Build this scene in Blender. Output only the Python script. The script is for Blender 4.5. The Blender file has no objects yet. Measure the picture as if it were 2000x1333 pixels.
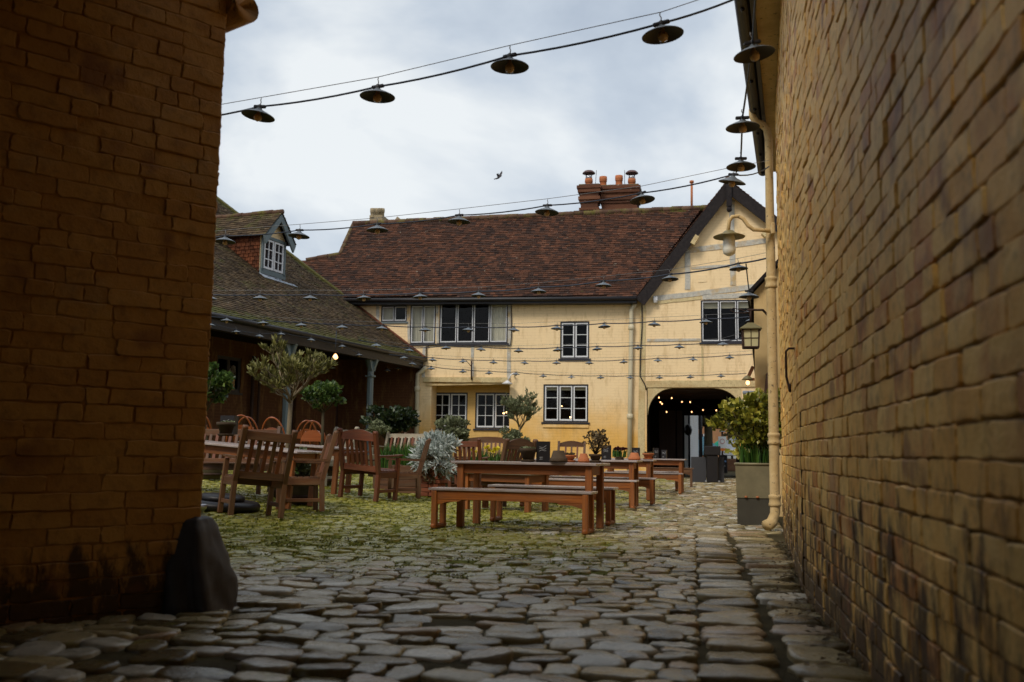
import bpy, math, random
import numpy as np
from mathutils import Vector, Matrix, noise
random.seed(7)
PI = math.pi
sc = bpy.context.scene
COL = sc.collection
U = random.uniform

# ------------------------------------------------------------------ camera geometry
F = 1850.; HC = .87; ROLL = .0145
_x1 = 355*math.cos(ROLL)+220.5*math.sin(ROLL); _y1 = 355*math.sin(ROLL)-220.5*math.cos(ROLL)
PITCH = math.atan(-_y1/F); YAW = math.atan(_x1*math.cos(PITCH)/F)
_hf = Vector((-math.sin(YAW), math.cos(YAW), 0)); _r0 = Vector((math.cos(YAW), math.sin(YAW), 0))
FW = _hf*math.cos(PITCH)+Vector((0, 0, math.sin(PITCH)))
_u0 = -_hf*math.sin(PITCH)+Vector((0, 0, math.cos(PITCH)))
RT = _r0*math.cos(ROLL)+_u0*math.sin(ROLL); UP = -_r0*math.sin(ROLL)+_u0*math.cos(ROLL)
CAM = Vector((0, 0, HC))
def ray(px, py): return FW+RT*((px-1000)/F)+UP*((666.5-py)/F)
def onz(px, py, z):
    r = ray(px, py); return CAM+r*((z-HC)/r.z)
def ony(px, py, Y):
    r = ray(px, py); return CAM+r*(Y/r.y)
def onp(px, py, p, n):
    r = ray(px, py); p = Vector(p); n = Vector(n)
    return CAM+r*((p-CAM).dot(n)/r.dot(n))
def ond(px, py, d): return CAM+ray(px, py)*d
def sst(a, b, x):
    t = min(1, max(0, (x-a)/(b-a))); return t*t*(3-2*t)
def gz(x, y):
    a = min(5.5, max(0, -3.4-x)); return .075*a*a/(a+.8)*sst(6, 9, y)
def gnd(px, py):
    r = ray(px, py); t = 2.
    while t < 80:
        p = CAM+r*t
        if p.z < gz(p.x, p.y): break
        t += .02
    return p
def gp(px, d):
    p = ond(px, 887, d); p.z = gz(p.x, p.y); return p

# ------------------------------------------------------------------ mesh builder
class MB:
    def __init__(s): s.v = []; s.f = []; s.r = []; s.g = []; s.m = []; s.sm = []
    def add(s, vs, fs, rnd=None, gc=None, moss=0., smooth=False):
        if rnd is None: rnd = random.random()
        o = len(s.v); n = len(vs)
        s.v.extend(tuple(p) for p in vs); s.f.extend([tuple(i+o for i in f) for f in fs])
        s.r.extend([rnd]*n); s.g.extend(gc if gc else [tuple(p) for p in vs]); s.m.extend([moss]*n)
        s.sm.extend([smooth]*len(fs)); return s
    def box(s, c, d, rz=0, rnd=None, bev=.0, M=None):
        hx, hy, hz = d[0]/2, d[1]/2, d[2]/2
        L = []
        if bev <= 0:
            L = [(x, y, z) for z in (-hz, hz) for y in (-hy, hy) for x in (-hx, hx)]
            fs = [(0, 2, 3, 1), (4, 5, 7, 6), (0, 1, 5, 4), (2, 6, 7, 3), (0, 4, 6, 2), (1, 3, 7, 5)]
        else:
            b = min(bev, hx*.6, hy*.6, hz*.6)
            idx = {}
            for sx in (-1, 1):
                for sy in (-1, 1):
                    for sz in (-1, 1):
                        for k, q in enumerate(((hx, hy-b, hz-b), (hx-b, hy, hz-b), (hx-b, hy-b, hz))):
                            idx[(sx, sy, sz, k)] = len(L); L.append((sx*q[0], sy*q[1], sz*q[2]))
            fs = []
            I = idx
            for sx in (-1, 1): fs.append([I[(sx, a, b_, 0)] for a, b_ in ((-1, -1), (1, -1), (1, 1), (-1, 1))][::sx])
            for sy in (-1, 1): fs.append([I[(a, sy, b_, 1)] for a, b_ in ((-1, -1), (-1, 1), (1, 1), (1, -1))][::sy])
            for sz in (-1, 1): fs.append([I[(a, b_, sz, 2)] for a, b_ in ((-1, -1), (1, -1), (1, 1), (-1, 1))][::sz])
            for a in (-1, 1):
                for b_ in (-1, 1):
                    fs.append([I[(-1, a, b_, 1)], I[(1, a, b_, 1)], I[(1, a, b_, 2)], I[(-1, a, b_, 2)]][::a*b_])
                    fs.append([I[(a, -1, b_, 0)], I[(a, 1, b_, 0)], I[(a, 1, b_, 2)], I[(a, -1, b_, 2)]][::-a*b_])
                    fs.append([I[(a, b_, -1, 0)], I[(a, b_, 1, 0)], I[(a, b_, 1, 1)], I[(a, b_, -1, 1)]][::a*b_])
                    for c_ in (-1, 1):
                        fs.append([I[(a, b_, c_, 0)], I[(a, b_, c_, 1)], I[(a, b_, c_, 2)]][::a*b_*c_])
        if M is None: M = Matrix.Translation(c) @ Matrix.Rotation(rz, 4, 'Z')
        else: M = Matrix.Translation(c) @ M
        k = max(range(3), key=lambda i: d[i]); o = [k]+[i for i in range(3) if i != k]
        return s.add([M @ Vector(p) for p in L], fs, rnd, [(p[o[0]], p[o[1]], p[o[2]]) for p in L])
    def beam(s, a, b, w, h, up=(0, 0, 1), rnd=None, bev=.004):
        a, b = Vector(a), Vector(b); x = (b-a); l = x.length; x.normalize()
        upv = Vector(up)
        if abs(x.dot(upv)) > .98: upv = Vector((0, 1, 0))
        y = upv.cross(x).normalized(); z = x.cross(y)
        M = Matrix((x, y, z)).transposed().to_4x4()
        return s.box((a+b)/2, (l, w, h), 0, rnd, bev, M)
    def tube(s, pts, r, n=8, rnd=None, cap=True):
        pts = [Vector(p) for p in pts]
        if not isinstance(r, (list, tuple)): r = [r]*len(pts)
        vs = []; prev = None
        for i, p in enumerate(pts):
            t = (pts[min(i+1, len(pts)-1)]-pts[max(i-1, 0)]).normalized()
            if prev is None:
                a = Vector((0, 0, 1)) if abs(t.z) < .9 else Vector((1, 0, 0))
                u = t.cross(a).normalized()
            else: u = (prev-t*prev.dot(t)).normalized()
            prev = u; w = t.cross(u)
            for k in range(n):
                an = 2*PI*k/n; vs.append(p+(u*math.cos(an)+w*math.sin(an))*r[i])
        fs = []
        for i in range(len(pts)-1):
            for k in range(n):
                a = i*n+k; b = i*n+(k+1) % n; fs.append((a, b, b+n, a+n))
        if cap: fs.append(tuple(range(n))[::-1]); fs.append(tuple((len(pts)-1)*n+k for k in range(n)))
        return s.add(vs, fs, rnd, smooth=True)
    def lathe(s, prof, c=(0, 0, 0), n=20, rnd=None, smooth=True):
        vs = []; c = Vector(c)
        for r, z in prof:
            for k in range(n): vs.append(c+Vector((r*math.cos(2*PI*k/n), r*math.sin(2*PI*k/n), z)))
        fs = []
        for i in range(len(prof)-1):
            for k in range(n):
                a = i*n+k; b = i*n+(k+1) % n; fs.append((a, b, b+n, a+n))
        return s.add(vs, fs, rnd, smooth=smooth)
    def prism(s, poly, a, b, rnd=None):
        """poly: 3-D points of one face; extruded along b-a vector"""
        d = Vector(b)-Vector(a); n = len(poly); P = [Vector(p) for p in poly]
        fs = [tuple(range(n))[::-1], tuple(range(n, 2*n))]+[(i, (i+1) % n, (i+1) % n+n, i+n) for i in range(n)]
        return s.add(P+[p+d for p in P], fs, rnd)
    def quad(s, a, b, c, d, rnd=None): return s.add([a, b, c, d], [(0, 1, 2, 3)], rnd)
    def build(s, name, mat, parent=None, sharp=None):
        me = bpy.data.meshes.new(name)
        me.from_pydata(s.v, [], s.f)
        for nm, dat in (('rnd', s.r), ('moss', s.m)):
            at = me.attributes.new(nm, 'FLOAT', 'POINT'); at.data.foreach_set('value', np.array(dat, dtype=np.float32))
        at = me.attributes.new('gc', 'FLOAT_VECTOR', 'POINT'); at.data.foreach_set('vector', np.array(s.g, dtype=np.float32).ravel())
        me.polygons.foreach_set('use_smooth', s.sm)
        if mat: me.materials.append(mat)
        me.update()
        o = bpy.data.objects.new(name, me); COL.objects.link(o)
        if parent: o.parent = parent
        return o

def tag(o, label=None, cat=None, group=None, kind=None):
    if label: o['label'] = label
    if cat: o['category'] = cat
    if group: o['group'] = group
    if kind: o['kind'] = kind
    return o
def empty(name, loc=(0, 0, 0), rz=0, label=None, cat=None, group=None, rot=None, scale=1):
    o = bpy.data.objects.new(name, None); COL.objects.link(o); o.location = loc
    o.rotation_euler = rot if rot else (0, 0, rz); o.scale = (scale,)*3; o.empty_display_size = .1
    return tag(o, label, cat, group)
CH = {}
def copy_tree(o, parent=None):
    c = o.copy(); COL.objects.link(c); c.parent = parent
    for ch in [x for x in CH.get(o.name, [])]: copy_tree(ch, c)
    return c
def index_children(root):
    for o in bpy.data.objects:
        if o.parent: CH.setdefault(o.parent.name, [])
    def rec(o):
        CH[o.name] = [x for x in bpy.data.objects if x.parent == o]
        for x in CH[o.name]: rec(x)
    rec(root)
def dup(root, loc, rz, label, group=None, rot=None, scale=1):
    c = copy_tree(root); c.location = loc; c.rotation_euler = rot if rot else (0, 0, rz); c.scale = (scale,)*3
    c['label'] = label
    if group: c['group'] = group
    return c

# ------------------------------------------------------------------ materials
class NT:
    def __init__(s, name):
        s.mat = bpy.data.materials.new(name); s.mat.use_nodes = True
        s.t = s.mat.node_tree; s.b = s.t.nodes['Principled BSDF']; s.out = s.t.nodes['Material Output']
    def n(s, ty, **k):
        x = s.t.nodes.new(ty)
        for a, b in k.items(): setattr(x, a, b)
        return x
    def l(s, a, b): s.t.links.new(a, b)
    def attr(s, nm, vec=False):
        x = s.n('ShaderNodeAttribute', attribute_name=nm); return x.outputs['Vector' if vec else 'Fac']
    def pos(s): return s.n('ShaderNodeNewGeometry').outputs['Position']
    def vmul(s, v, m, add=None):
        x = s.n('ShaderNodeVectorMath', operation='MULTIPLY'); s.l(v, x.inputs[0]); x.inputs[1].default_value = m
        return x.outputs[0]
    def math(s, op, a, b=None, clamp=False):
        x = s.n('ShaderNodeMath', operation=op, use_clamp=clamp)
        for i, q in enumerate((a, b)):
            if q is None: continue
            if isinstance(q, (int, float)): x.inputs[i].default_value = q
            else: s.l(q, x.inputs[i])
        return x.outputs[0]
    def noise(s, v, sc, det=4, rough=.6, w=None):
        x = s.n('ShaderNodeTexNoise'); x.inputs['Scale'].default_value = sc; x.inputs['Detail'].default_value = det
        x.inputs['Roughness'].default_value = rough
        if v is not None: s.l(v, x.inputs['Vector'])
        return x.outputs['Fac']
    def ramp(s, f, st, interp='LINEAR'):
        x = s.n('ShaderNodeValToRGB'); e = x.color_ramp.elements; x.color_ramp.interpolation = interp
        while len(e) < len(st): e.new(.5)
        for i, (p, c) in enumerate(st): e[i].position = p; e[i].color = (*c, 1) if len(c) == 3 else c
        s.l(f, x.inputs[0]); return x.outputs[0]
    def rampf(s, f, a, b):
        x = s.n('ShaderNodeMapRange', clamp=True); s.l(f, x.inputs[0]); x.inputs[1].default_value = a; x.inputs[2].default_value = b
        return x.outputs[0]
    def mix(s, f, a, b, mode='MIX'):
        x = s.n('ShaderNodeMix', data_type='RGBA', blend_type=mode)
        if isinstance(f, (int, float)): x.inputs[0].default_value = f
        else: s.l(f, x.inputs[0])
        for i, q in ((6, a), (7, b)):
            if isinstance(q, tuple): x.inputs[i].default_value = (*q, 1)
            else: s.l(q, x.inputs[i])
        return x.outputs[2]
    def bump(s, h, st=.4, dist=.01, prev=None):
        x = s.n('ShaderNodeBump'); x.inputs['Strength'].default_value = st; x.inputs['Distance'].default_value = dist
        s.l(h, x.inputs['Height'])
        if prev is not None: s.l(prev, x.inputs['Normal'])
        return x.outputs[0]
    def fin(s, col, rough=.6, nor=None, spec=.5, metal=0):
        if isinstance(col, tuple): s.b.inputs['Base Color'].default_value = (*col, 1)
        else: s.l(col, s.b.inputs['Base Color'])
        if isinstance(rough, (int, float)): s.b.inputs['Roughness'].default_value = rough
        else: s.l(rough, s.b.inputs['Roughness'])
        s.b.inputs['Specular IOR Level'].default_value = spec; s.b.inputs['Metallic'].default_value = metal
        if nor is not None: s.l(nor, s.b.inputs['Normal'])
        return s.mat

def m_plain(name, c, rough=.5, var=.15, spec=.4, metal=0, sc=25, bump=.15):
    m = NT(name); p = m.attr('gc', True); f = m.noise(p, sc, 5); r = m.attr('rnd')
    k = m.math('ADD', m.math('MULTIPLY', f, var*2), m.math('MULTIPLY', r, var)); k = m.math('ADD', k, 1-var*1.5)
    x = m.n('ShaderNodeVectorMath', operation='SCALE'); x.inputs[0].default_value = c; m.l(k, x.inputs['Scale'])
    return m.fin(x.outputs[0], m.rampf(m.noise(p, sc*2, 3), -.3, 1.3) if rough is None else rough, m.bump(f, bump, .004), spec, metal)
def m_wood(name, dark, light, grey, greyamt=.3, rough=.55, top=0.):
    m = NT(name); g = m.attr('gc', True); r = m.attr('rnd')
    off = m.n('ShaderNodeCombineXYZ'); m.l(m.math('MULTIPLY', r, 37.), off.inputs[0]); m.l(m.math('MULTIPLY', r, 13.), off.inputs[1])
    a = m.n('ShaderNodeVectorMath', operation='ADD'); m.l(m.vmul(g, (2.2, 38, 38)), a.inputs[0]); m.l(off.outputs[0], a.inputs[1])
    f = m.noise(a.outputs[0], 1, 6, .65); c = m.ramp(f, [(.25, dark), (.7, light)])
    b = m.noise(m.vmul(g, (1.3, 5, 5)), 2.2, 4); w = m.math('MULTIPLY', m.rampf(b, .42, .7), greyamt)
    c = m.mix(w, c, grey)
    k = m.math('ADD', m.math('MULTIPLY', r, .5), .72)
    x = m.n('ShaderNodeVectorMath', operation='SCALE'); m.l(c, x.inputs[0]); m.l(k, x.inputs['Scale'])
    return m.fin(x.outputs[0], rough, m.bump(f, .35, .004), .45)
def m_leaf(name, stops, rough=.45, trans=.25):
    m = NT(name); r = m.attr('rnd'); c = m.ramp(r, stops)
    m.fin(c, rough, None, .4)
    t = m.n('ShaderNodeBsdfTranslucent'); m.l(c, t.inputs[0]); mx = m.n('ShaderNodeMixShader'); mx.inputs[0].default_value = trans
    m.l(m.b.outputs[0], mx.inputs[1]); m.l(t.outputs[0], mx.inputs[2]); m.l(mx.outputs[0], m.out.inputs[0])
    return m.mat
def m_brick_near(name, cols, grime):
    m = NT(name); p = m.pos(); r = m.attr('rnd'); z = m.n('ShaderNodeSeparateXYZ'); m.l(p, z.inputs[0])
    f = m.noise(p, 2.2, 5); f2 = m.noise(p, 14, 5, .65)
    k = m.math('ADD', m.math('MULTIPLY', f, .8), m.math('MULTIPLY', r, .34))
    c = m.ramp(k, cols)
    c = m.mix(m.math('MULTIPLY', m.rampf(f2, .5, .75), .55), c, (.20, .10, .035))
    st = m.noise(m.vmul(p, (3.2, 3.2, 1.1)), 2.3, 6, .7)
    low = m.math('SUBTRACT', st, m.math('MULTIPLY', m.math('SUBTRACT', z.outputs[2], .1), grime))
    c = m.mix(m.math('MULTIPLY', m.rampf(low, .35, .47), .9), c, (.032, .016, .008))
    spl = m.noise(p, 3.1, 3, .5); c = m.mix(m.math('MULTIPLY', m.rampf(spl, .60, .70), .7), c, (.25, .10, .04))
    pale = m.noise(p, 1.7, 4, .6); c = m.mix(m.math('MULTIPLY', m.rampf(pale, .6, .75), .35), c, (.50, .40, .24))
    n = m.bump(m.noise(p, 60, 5, .7), .5, .004, m.bump(f2, .6, .012))
    return m.fin(c, .62, n, .35)
def m_facade(name, upper, lower, zt, rough_cast=False):
    m = NT(name); p = m.pos(); z = m.n('ShaderNodeSeparateXYZ'); m.l(p, z.inputs[0])
    cb = m.n('ShaderNodeCombineXYZ'); m.l(z.outputs[0], cb.inputs[0]); m.l(z.outputs[2], cb.inputs[1])
    w = m.noise(p, 2.4, 3)
    if not rough_cast:
        wv = m.n('ShaderNodeVectorMath', operation='SCALE'); cw = m.n('ShaderNodeCombineXYZ'); m.l(w, cw.inputs[1]); m.l(cw.outputs[0], wv.inputs[0]); wv.inputs['Scale'].default_value = .06
        av = m.n('ShaderNodeVectorMath', operation='ADD'); m.l(cb.outputs[0], av.inputs[0]); m.l(wv.outputs[0], av.inputs[1])
        b = m.n('ShaderNodeTexBrick'); m.l(av.outputs[0], b.inputs['Vector'])
        for q, v in (('Scale', 1.), ('Mortar Size', .011), ('Mortar Smooth', .5), ('Brick Width', .3), ('Row Height', .105)): b.inputs[q].default_value = v
        b.inputs['Color1'].default_value = (1, 1, 1, 1); b.inputs['Color2'].default_value = (.86, .86, .86, 1); b.inputs['Mortar'].default_value = (0, 0, 0, 1)
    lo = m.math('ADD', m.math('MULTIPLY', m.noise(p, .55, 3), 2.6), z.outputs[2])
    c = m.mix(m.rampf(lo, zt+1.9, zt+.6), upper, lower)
    pat = m.noise(m.vmul(p, (1, 1, .8)), .8, 2)
    c = m.mix(m.math('MULTIPLY', m.rampf(pat, .52, .62), .45), c, tuple(min(1, q*1.06) for q in upper))
    d = m.noise(m.vmul(p, (3, 3, .7)), 1.4, 6, .7)
    c = m.mix(m.math('MULTIPLY', m.rampf(d, .52, .76), .6), c, (.46, .27, .09))
    if not rough_cast:
        br = m.n('ShaderNodeRGBToBW'); m.l(b.outputs[0], br.inputs[0])
        gate = m.rampf(m.noise(p, 1.3, 4), .38, .62)
        inv = m.math('MULTIPLY', m.math('SUBTRACT', 1., br.outputs[0]), m.math('ADD', m.math('MULTIPLY', gate, .20), .02))
        c = m.mix(inv, c, (.30, .16, .05))
        n = m.bump(m.noise(p, 22, 4), .35, .01, m.bump(br.outputs[0], .35, .010))
    else:
        n = m.bump(m.noise(p, 30, 4, .7), .45, .012)
    sp = m.noise(p, 9, 3); c = m.mix(m.rampf(sp, .74, .78), c, (.20, .12, .06))
    return m.fin(c, .75, n, .25)
def m_tile(name, ramp, mossc, mossamt):
    m = NT(name); p = m.pos(); r = m.attr('rnd'); f = m.noise(p, 1.1, 5, .65); z = m.n('ShaderNodeSeparateXYZ'); m.l(p, z.inputs[0])
    k = m.math('ADD', m.math('MULTIPLY', r, .55), m.math('MULTIPLY', m.math('SUBTRACT', f, .5), .8)); k = m.math('ADD', k, .24)
    c = m.ramp(k, ramp)
    ms = m.math('ADD', m.noise(p, 1.8, 6, .75), m.math('MULTIPLY', m.attr('moss'), .42))
    c = m.mix(m.math('MULTIPLY', m.rampf(ms, .66-mossamt, .82-mossamt), .85), c, mossc)
    li = m.noise(p, 7, 3, .6); c = m.mix(m.math('MULTIPLY', m.rampf(li, .69, .73), .8), c, (.42, .36, .27))
    return m.fin(c, .8, m.bump(m.noise(p, 30, 4), .5, .01), .2)
def m_timber(name, base, pale, patch=True):
    m = NT(name); p = m.pos(); f = m.noise(m.vmul(p, (1, 1, 1)), 9, 6, .75); g = m.noise(p, 1.6, 4)
    c = m.mix(m.rampf(f, .38, .62), base, pale); c = m.mix(m.rampf(g, .5, .66), c, (.52, .36, .17)) if patch else c
    c = m.mix(m.rampf(m.noise(p, 24, 4), .62, .7), c, (.05, .04, .035))
    return m.fin(c, .8, m.bump(f, .6, .02), .2)
def m_emit(name, c, s):
    m = NT(name); m.b.inputs['Emission Color'].default_value = (*c, 1); m.b.inputs['Emission Strength'].default_value = s
    m.b.inputs['Base Color'].default_value = (*c, 1); return m.mat
def m_glass(name, tint, fac):
    m = NT(name); t = m.n('ShaderNodeBsdfTransparent'); t.inputs[0].default_value = (*tint, 1)
    g = m.n('ShaderNodeBsdfGlossy'); g.inputs['Roughness'].default_value = .04
    fr = m.n('ShaderNodeFresnel'); fr.inputs[0].default_value = 1.45
    k = m.math('MULTIPLY', fr.outputs[0], fac)
    p = m.pos(); m.l(m.bump(m.noise(p, 3, 2), .08, .02), g.inputs['Normal'])
    mx = m.n('ShaderNodeMixShader'); m.l(k, mx.inputs[0]); m.l(t.outputs[0], mx.inputs[1]); m.l(g.outputs[0], mx.inputs[2]); m.l(mx.outputs[0], m.out.inputs[0])
    return m.mat

CREAM = (.92, .69, .40); OCHRE = (.82, .47, .12)  # pale above, deeper below: lighting tone painted in along with paint patches
M = dict(
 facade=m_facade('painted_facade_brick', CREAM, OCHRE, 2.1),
 rough=m_facade('roughcast_render', (.74, .52, .24), (.66, .42, .14), -3, True),
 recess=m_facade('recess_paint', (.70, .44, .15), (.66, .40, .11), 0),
 arcade=m_facade('shaded_arcade_paint', (.10, .038, .014), (.24, .078, .022), .6),  # deep shade under the roof is mixed into this brown
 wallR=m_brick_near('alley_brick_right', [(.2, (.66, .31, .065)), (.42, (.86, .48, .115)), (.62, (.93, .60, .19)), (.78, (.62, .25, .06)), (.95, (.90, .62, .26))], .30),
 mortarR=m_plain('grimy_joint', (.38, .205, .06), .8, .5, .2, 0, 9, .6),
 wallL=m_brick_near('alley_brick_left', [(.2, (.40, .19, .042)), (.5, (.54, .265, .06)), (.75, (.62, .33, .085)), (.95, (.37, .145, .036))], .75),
 mortarL=m_plain('painted_joint', (.42, .205, .048), .7, .3, .2, 0, 9, .6),
 mortar=m_plain('mortar_joint', (.15, .085, .035), .8, .4, .2, 0, 9, .6),
 roof=m_tile('clay_tiles_red', [(0, (.018, .011, .009)), (.3, (.040, .021, .015)), (.6, (.080, .034, .019)), (.82, (.125, .050, .027)), (.94, (.16, .08, .05)), (1, (.24, .16, .11))], (.10, .10, .022), .02),
 roofL=m_tile('clay_tiles_mossy', [(0, (.022, .015, .010)), (.3, (.05, .032, .018)), (.6, (.09, .06, .032)), (.85, (.13, .085, .045)), (1, (.2, .15, .09))], (.085, .088, .02), .13),
 ridge=m_tile('ridge_tiles', [(0, (.05, .028, .02)), (.5, (.11, .06, .04)), (1, (.17, .1, .06))], (.17, .16, .03), .16),
 verge=m_tile('verge_tiles', [(0, (.085, .032, .018)), (.5, (.14, .050, .026)), (1, (.19, .075, .038))], (.085, .088, .02), -.0),
 hung=m_tile('hung_tiles', [(0, (.05, .018, .010)), (.4, (.10, .034, .016)), (.8, (.19, .062, .026)), (1, (.27, .09, .04))], (.08, .05, .02), -.05),
 chim=m_tile('chimney_brick', [(0, (.055, .024, .014)), (.5, (.13, .052, .027)), (1, (.22, .095, .048))], (.12, .11, .03), -.06),
 stonech=m_tile('chimney_stone', [(0, (.2, .15, .08)), (1, (.42, .33, .2))], (.12, .11, .03), -.02),
 pot=m_plain('terracotta', (.46, .155, .06), .75, .25, .25, 0, 18),
 potdark=m_plain('old_terracotta', (.075, .05, .03), .8, .35, .25, 0, 16),
 black=m_plain('black_paint', (.012, .010, .011), .45, .2, .4),
 blacktim=m_timber('black_timber', (.014, .011, .012), (.030, .024, .023), False),
 timber=m_timber('weathered_timber', (.42, .40, .36), (.60, .56, .47)),
 timberc=m_timber('cream_beam', (.55, .43, .23), (.70, .56, .30)),
 white=m_plain('white_casement', (.72, .72, .73), .45, .12, .4),
 wframe=m_plain('dark_window_frame', (.022, .021, .028), .45, .2, .4),
 greyblue=m_plain('grey_blue_paint', (.14, .175, .18), .5, .2, .4),
 glass=m_glass('window_glass', (.8, .82, .82), .45),
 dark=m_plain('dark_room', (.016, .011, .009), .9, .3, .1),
 curtain=m_plain('curtain_cloth', (.85, .78, .62), .9, .15, .1, 0, 6),
 blind=m_plain('roller_blind', (.8, .72, .52), .9, .1, .1),
 pipe=m_timber('cream_pipe_paint', (.62, .44, .20), (.70, .52, .27)),
 piped=m_plain('pale_pipe_paint', (.62, .54, .37), .5, .15, .4, 0, 6),
 door=m_wood('dark_door', (.030, .010, .006), (.065, .022, .011), (.02, .008, .005), .3),
 wood=m_wood('oiled_hardwood', (.12, .027, .006), (.41, .122, .014), (.21, .10, .045), .5),
 woodtop=m_wood('wet_tabletop', (.25, .17, .13), (.46, .38, .35), (.50, .46, .46), .7, .22),
 teak=m_wood('weathered_teak', (.05, .018, .007), (.17, .066, .021), (.16, .105, .055), .5),
 teakr=m_wood('reddish_teak', (.08, .020, .007), (.21, .052, .014), (.15, .08, .04), .4),
 greywood=m_wood('silvered_wood', (.20, .165, .11), (.40, .34, .25), (.42, .38, .30), .5),
 wind=m_wood('windsor_wood', (.16, .042, .011), (.34, .088, .022), (.3, .1, .03), .2, .3),
 shade=m_plain('lamp_enamel', (.13, .15, .17), .38, .15, .5),
 shadein=m_plain('lamp_inside', (.030, .024, .022), .55, .15, .3),
 bulb=m_plain('bulb_glass', (.50, .33, .18), .12, .1, .6),
 cable=m_plain('cable_rubber', (.022, .028, .045), .5, .1, .4),
 wire=m_plain('steel_wire', (.20, .19, .18), .4, .1, .5, .6),
 zinc=m_plain('galvanised_tank', (.25, .215, .125), .6, .4, .4, .25, 5, .3),
 zincd=m_plain('dark_tank', (.060, .054, .040), .65, .4, .3, .2, 5, .3),
 iron=m_plain('rusty_iron', (.05, .025, .016), .7, .3, .3),
 opal=m_plain('opal_glass', (.80, .77, .66), .25, .06, .5),
 olamp=m_plain('olive_enamel', (.20, .165, .07), .45, .2, .4),
 amber=m_plain('lantern_pane', (.62, .55, .30), .3, .1, .5),
 stone=m_plain('guard_stone_face', (.038, .029, .025), .6, .5, .4, 0, 7, .8),
 sil=m_leaf('silver_leaves', [(0, (.20, .24, .20)), (.5, (.50, .55, .50)), (1, (.80, .82, .78))], .6),
 olive=m_leaf('olive_leaves', [(0, (.06, .062, .018)), (.45, (.16, .155, .04)), (.8, (.30, .28, .08)), (1, (.48, .45, .2))]),
 bay=m_leaf('bay_leaves', [(0, (.022, .045, .010)), (.5, (.055, .10, .020)), (.85, (.11, .18, .035)), (1, (.22, .27, .08))], .35),
 laurel=m_leaf('yellow_green_leaves', [(0, (.05, .06, .010)), (.35, (.16, .175, .018)), (.7, (.34, .33, .035)), (1, (.60, .52, .09))], .35),  # leaf colours from dark green to yellow, picked per leaf
 dark_leaf=m_leaf('dark_leaves', [(0, (.010, .018, .007)), (.6, (.025, .042, .013)), (.95, (.06, .085, .03)), (1, (.18, .2, .12))], .3),
 lav=m_leaf('sage_leaves', [(0, (.075, .085, .04)), (.5, (.17, .19, .09)), (1, (.33, .35, .20))], .7),
 iris=m_leaf('blade_leaves', [(0, (.02, .05, .010)), (.5, (.045, .12, .016)), (1, (.11, .20, .03))], .4),
 yellow=m_leaf('yellow_petals', [(0, (.55, .42, .01)), (1, (.8, .66, .03))], .6),
 red=m_leaf('dark_red_petals', [(0, (.035, .008, .008)), (1, (.10, .02, .018))], .6),
 rust=m_leaf('brown_leaves', [(0, (.06, .045, .02)), (.5, (.14, .09, .04)), (1, (.22, .17, .09))], .7),
 far=m_leaf('far_leaves', [(0, (.06, .045, .012)), (.5, (.14, .105, .022)), (1, (.24, .18, .05))], .6),
 bark=m_plain('grey_bark', (.20, .155, .095), .85, .4, .2, 0, 20, .8),
 barkd=m_plain('dark_bark', (.07, .055, .028), .85, .4, .2, 0, 9, .8),
 soil=m_plain('potting_soil', (.03, .02, .012), .95, .4, .1),
 brickred=m_tile('planter_brick', [(0, (.15, .045, .022)), (1, (.30, .095, .045))], (.06, .05, .02), -.02),
 chalk=m_plain('chalk_marks', (.42, .42, .42), .9, .2, .1),
 wbrick=m_facade('white_painted_brick', (.62, .62, .60), (.55, .55, .52), 0),
 farbrick=m_facade('far_brick', (.30, .15, .075), (.24, .13, .07), 1),
 green=m_plain('green_canvas', (.02, .30, .19), .8, .1, .2), wcanvas=m_plain('white_canvas', (.75, .77, .8), .8, .1, .2), bcanvas=m_plain('blue_canvas', (.25, .50, .60), .8, .1, .2),
 signw=m_plain('sign_white', (.62, .64, .62), .5, .05), signr=m_plain('sign_red', (.40, .04, .03), .5, .05), signo=m_plain('sign_orange', (.65, .19, .03), .5, .1), signb=m_plain('sign_blue', (.2, .35, .6), .5, .1),
 bird=m_plain('bird_plumage', (.06, .055, .06), .7, .3, .2),
 warm=m_emit('warm_bulb', (1, .55, .22), 9), warms=m_emit('warm_lamp_lit', (1, .50, .2), 3.2),
 lead=m_plain('lead_sheet', (.30, .34, .40), .5, .15, .4), steel=m_plain('flue_steel', (.5, .5, .52), .3, .1, .5, .8), cowl=m_plain('cowl_brown', (.10, .05, .045), .5, .2, .4),
 paper=m_plain('paper_notice', (.42, .26, .12), .8, .1, .2), person=m_plain('dark_jacket', (.02, .02, .025), .8, .2, .2), tealbag=m_plain('teal_plastic', (.01, .09, .08), .5, .2),
)
def m_ground():
    m = NT('soil_and_moss'); p = m.pos(); f = m.noise(p, 5, 6, .7); k = m.attr('moss')
    c = m.ramp(f, [(.3, (.036, .028, .011)), (.55, (.085, .066, .028)), (.75, (.15, .12, .055))])
    mk = m.rampf(m.math('ADD', m.math('MULTIPLY', m.noise(p, 3.2, 5, .7), .8), m.math('MULTIPLY', k, .7)), .52, .74)
    g = m.ramp(m.noise(p, 9, 4), [(.3, (.06, .066, .006)), (.55, (.14, .145, .012)), (.75, (.24, .22, .025))])
    c = m.mix(mk, c, g)
    return m.fin(c, .9, m.bump(m.noise(p, 28, 5, .8), .9, .03), .15)
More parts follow.
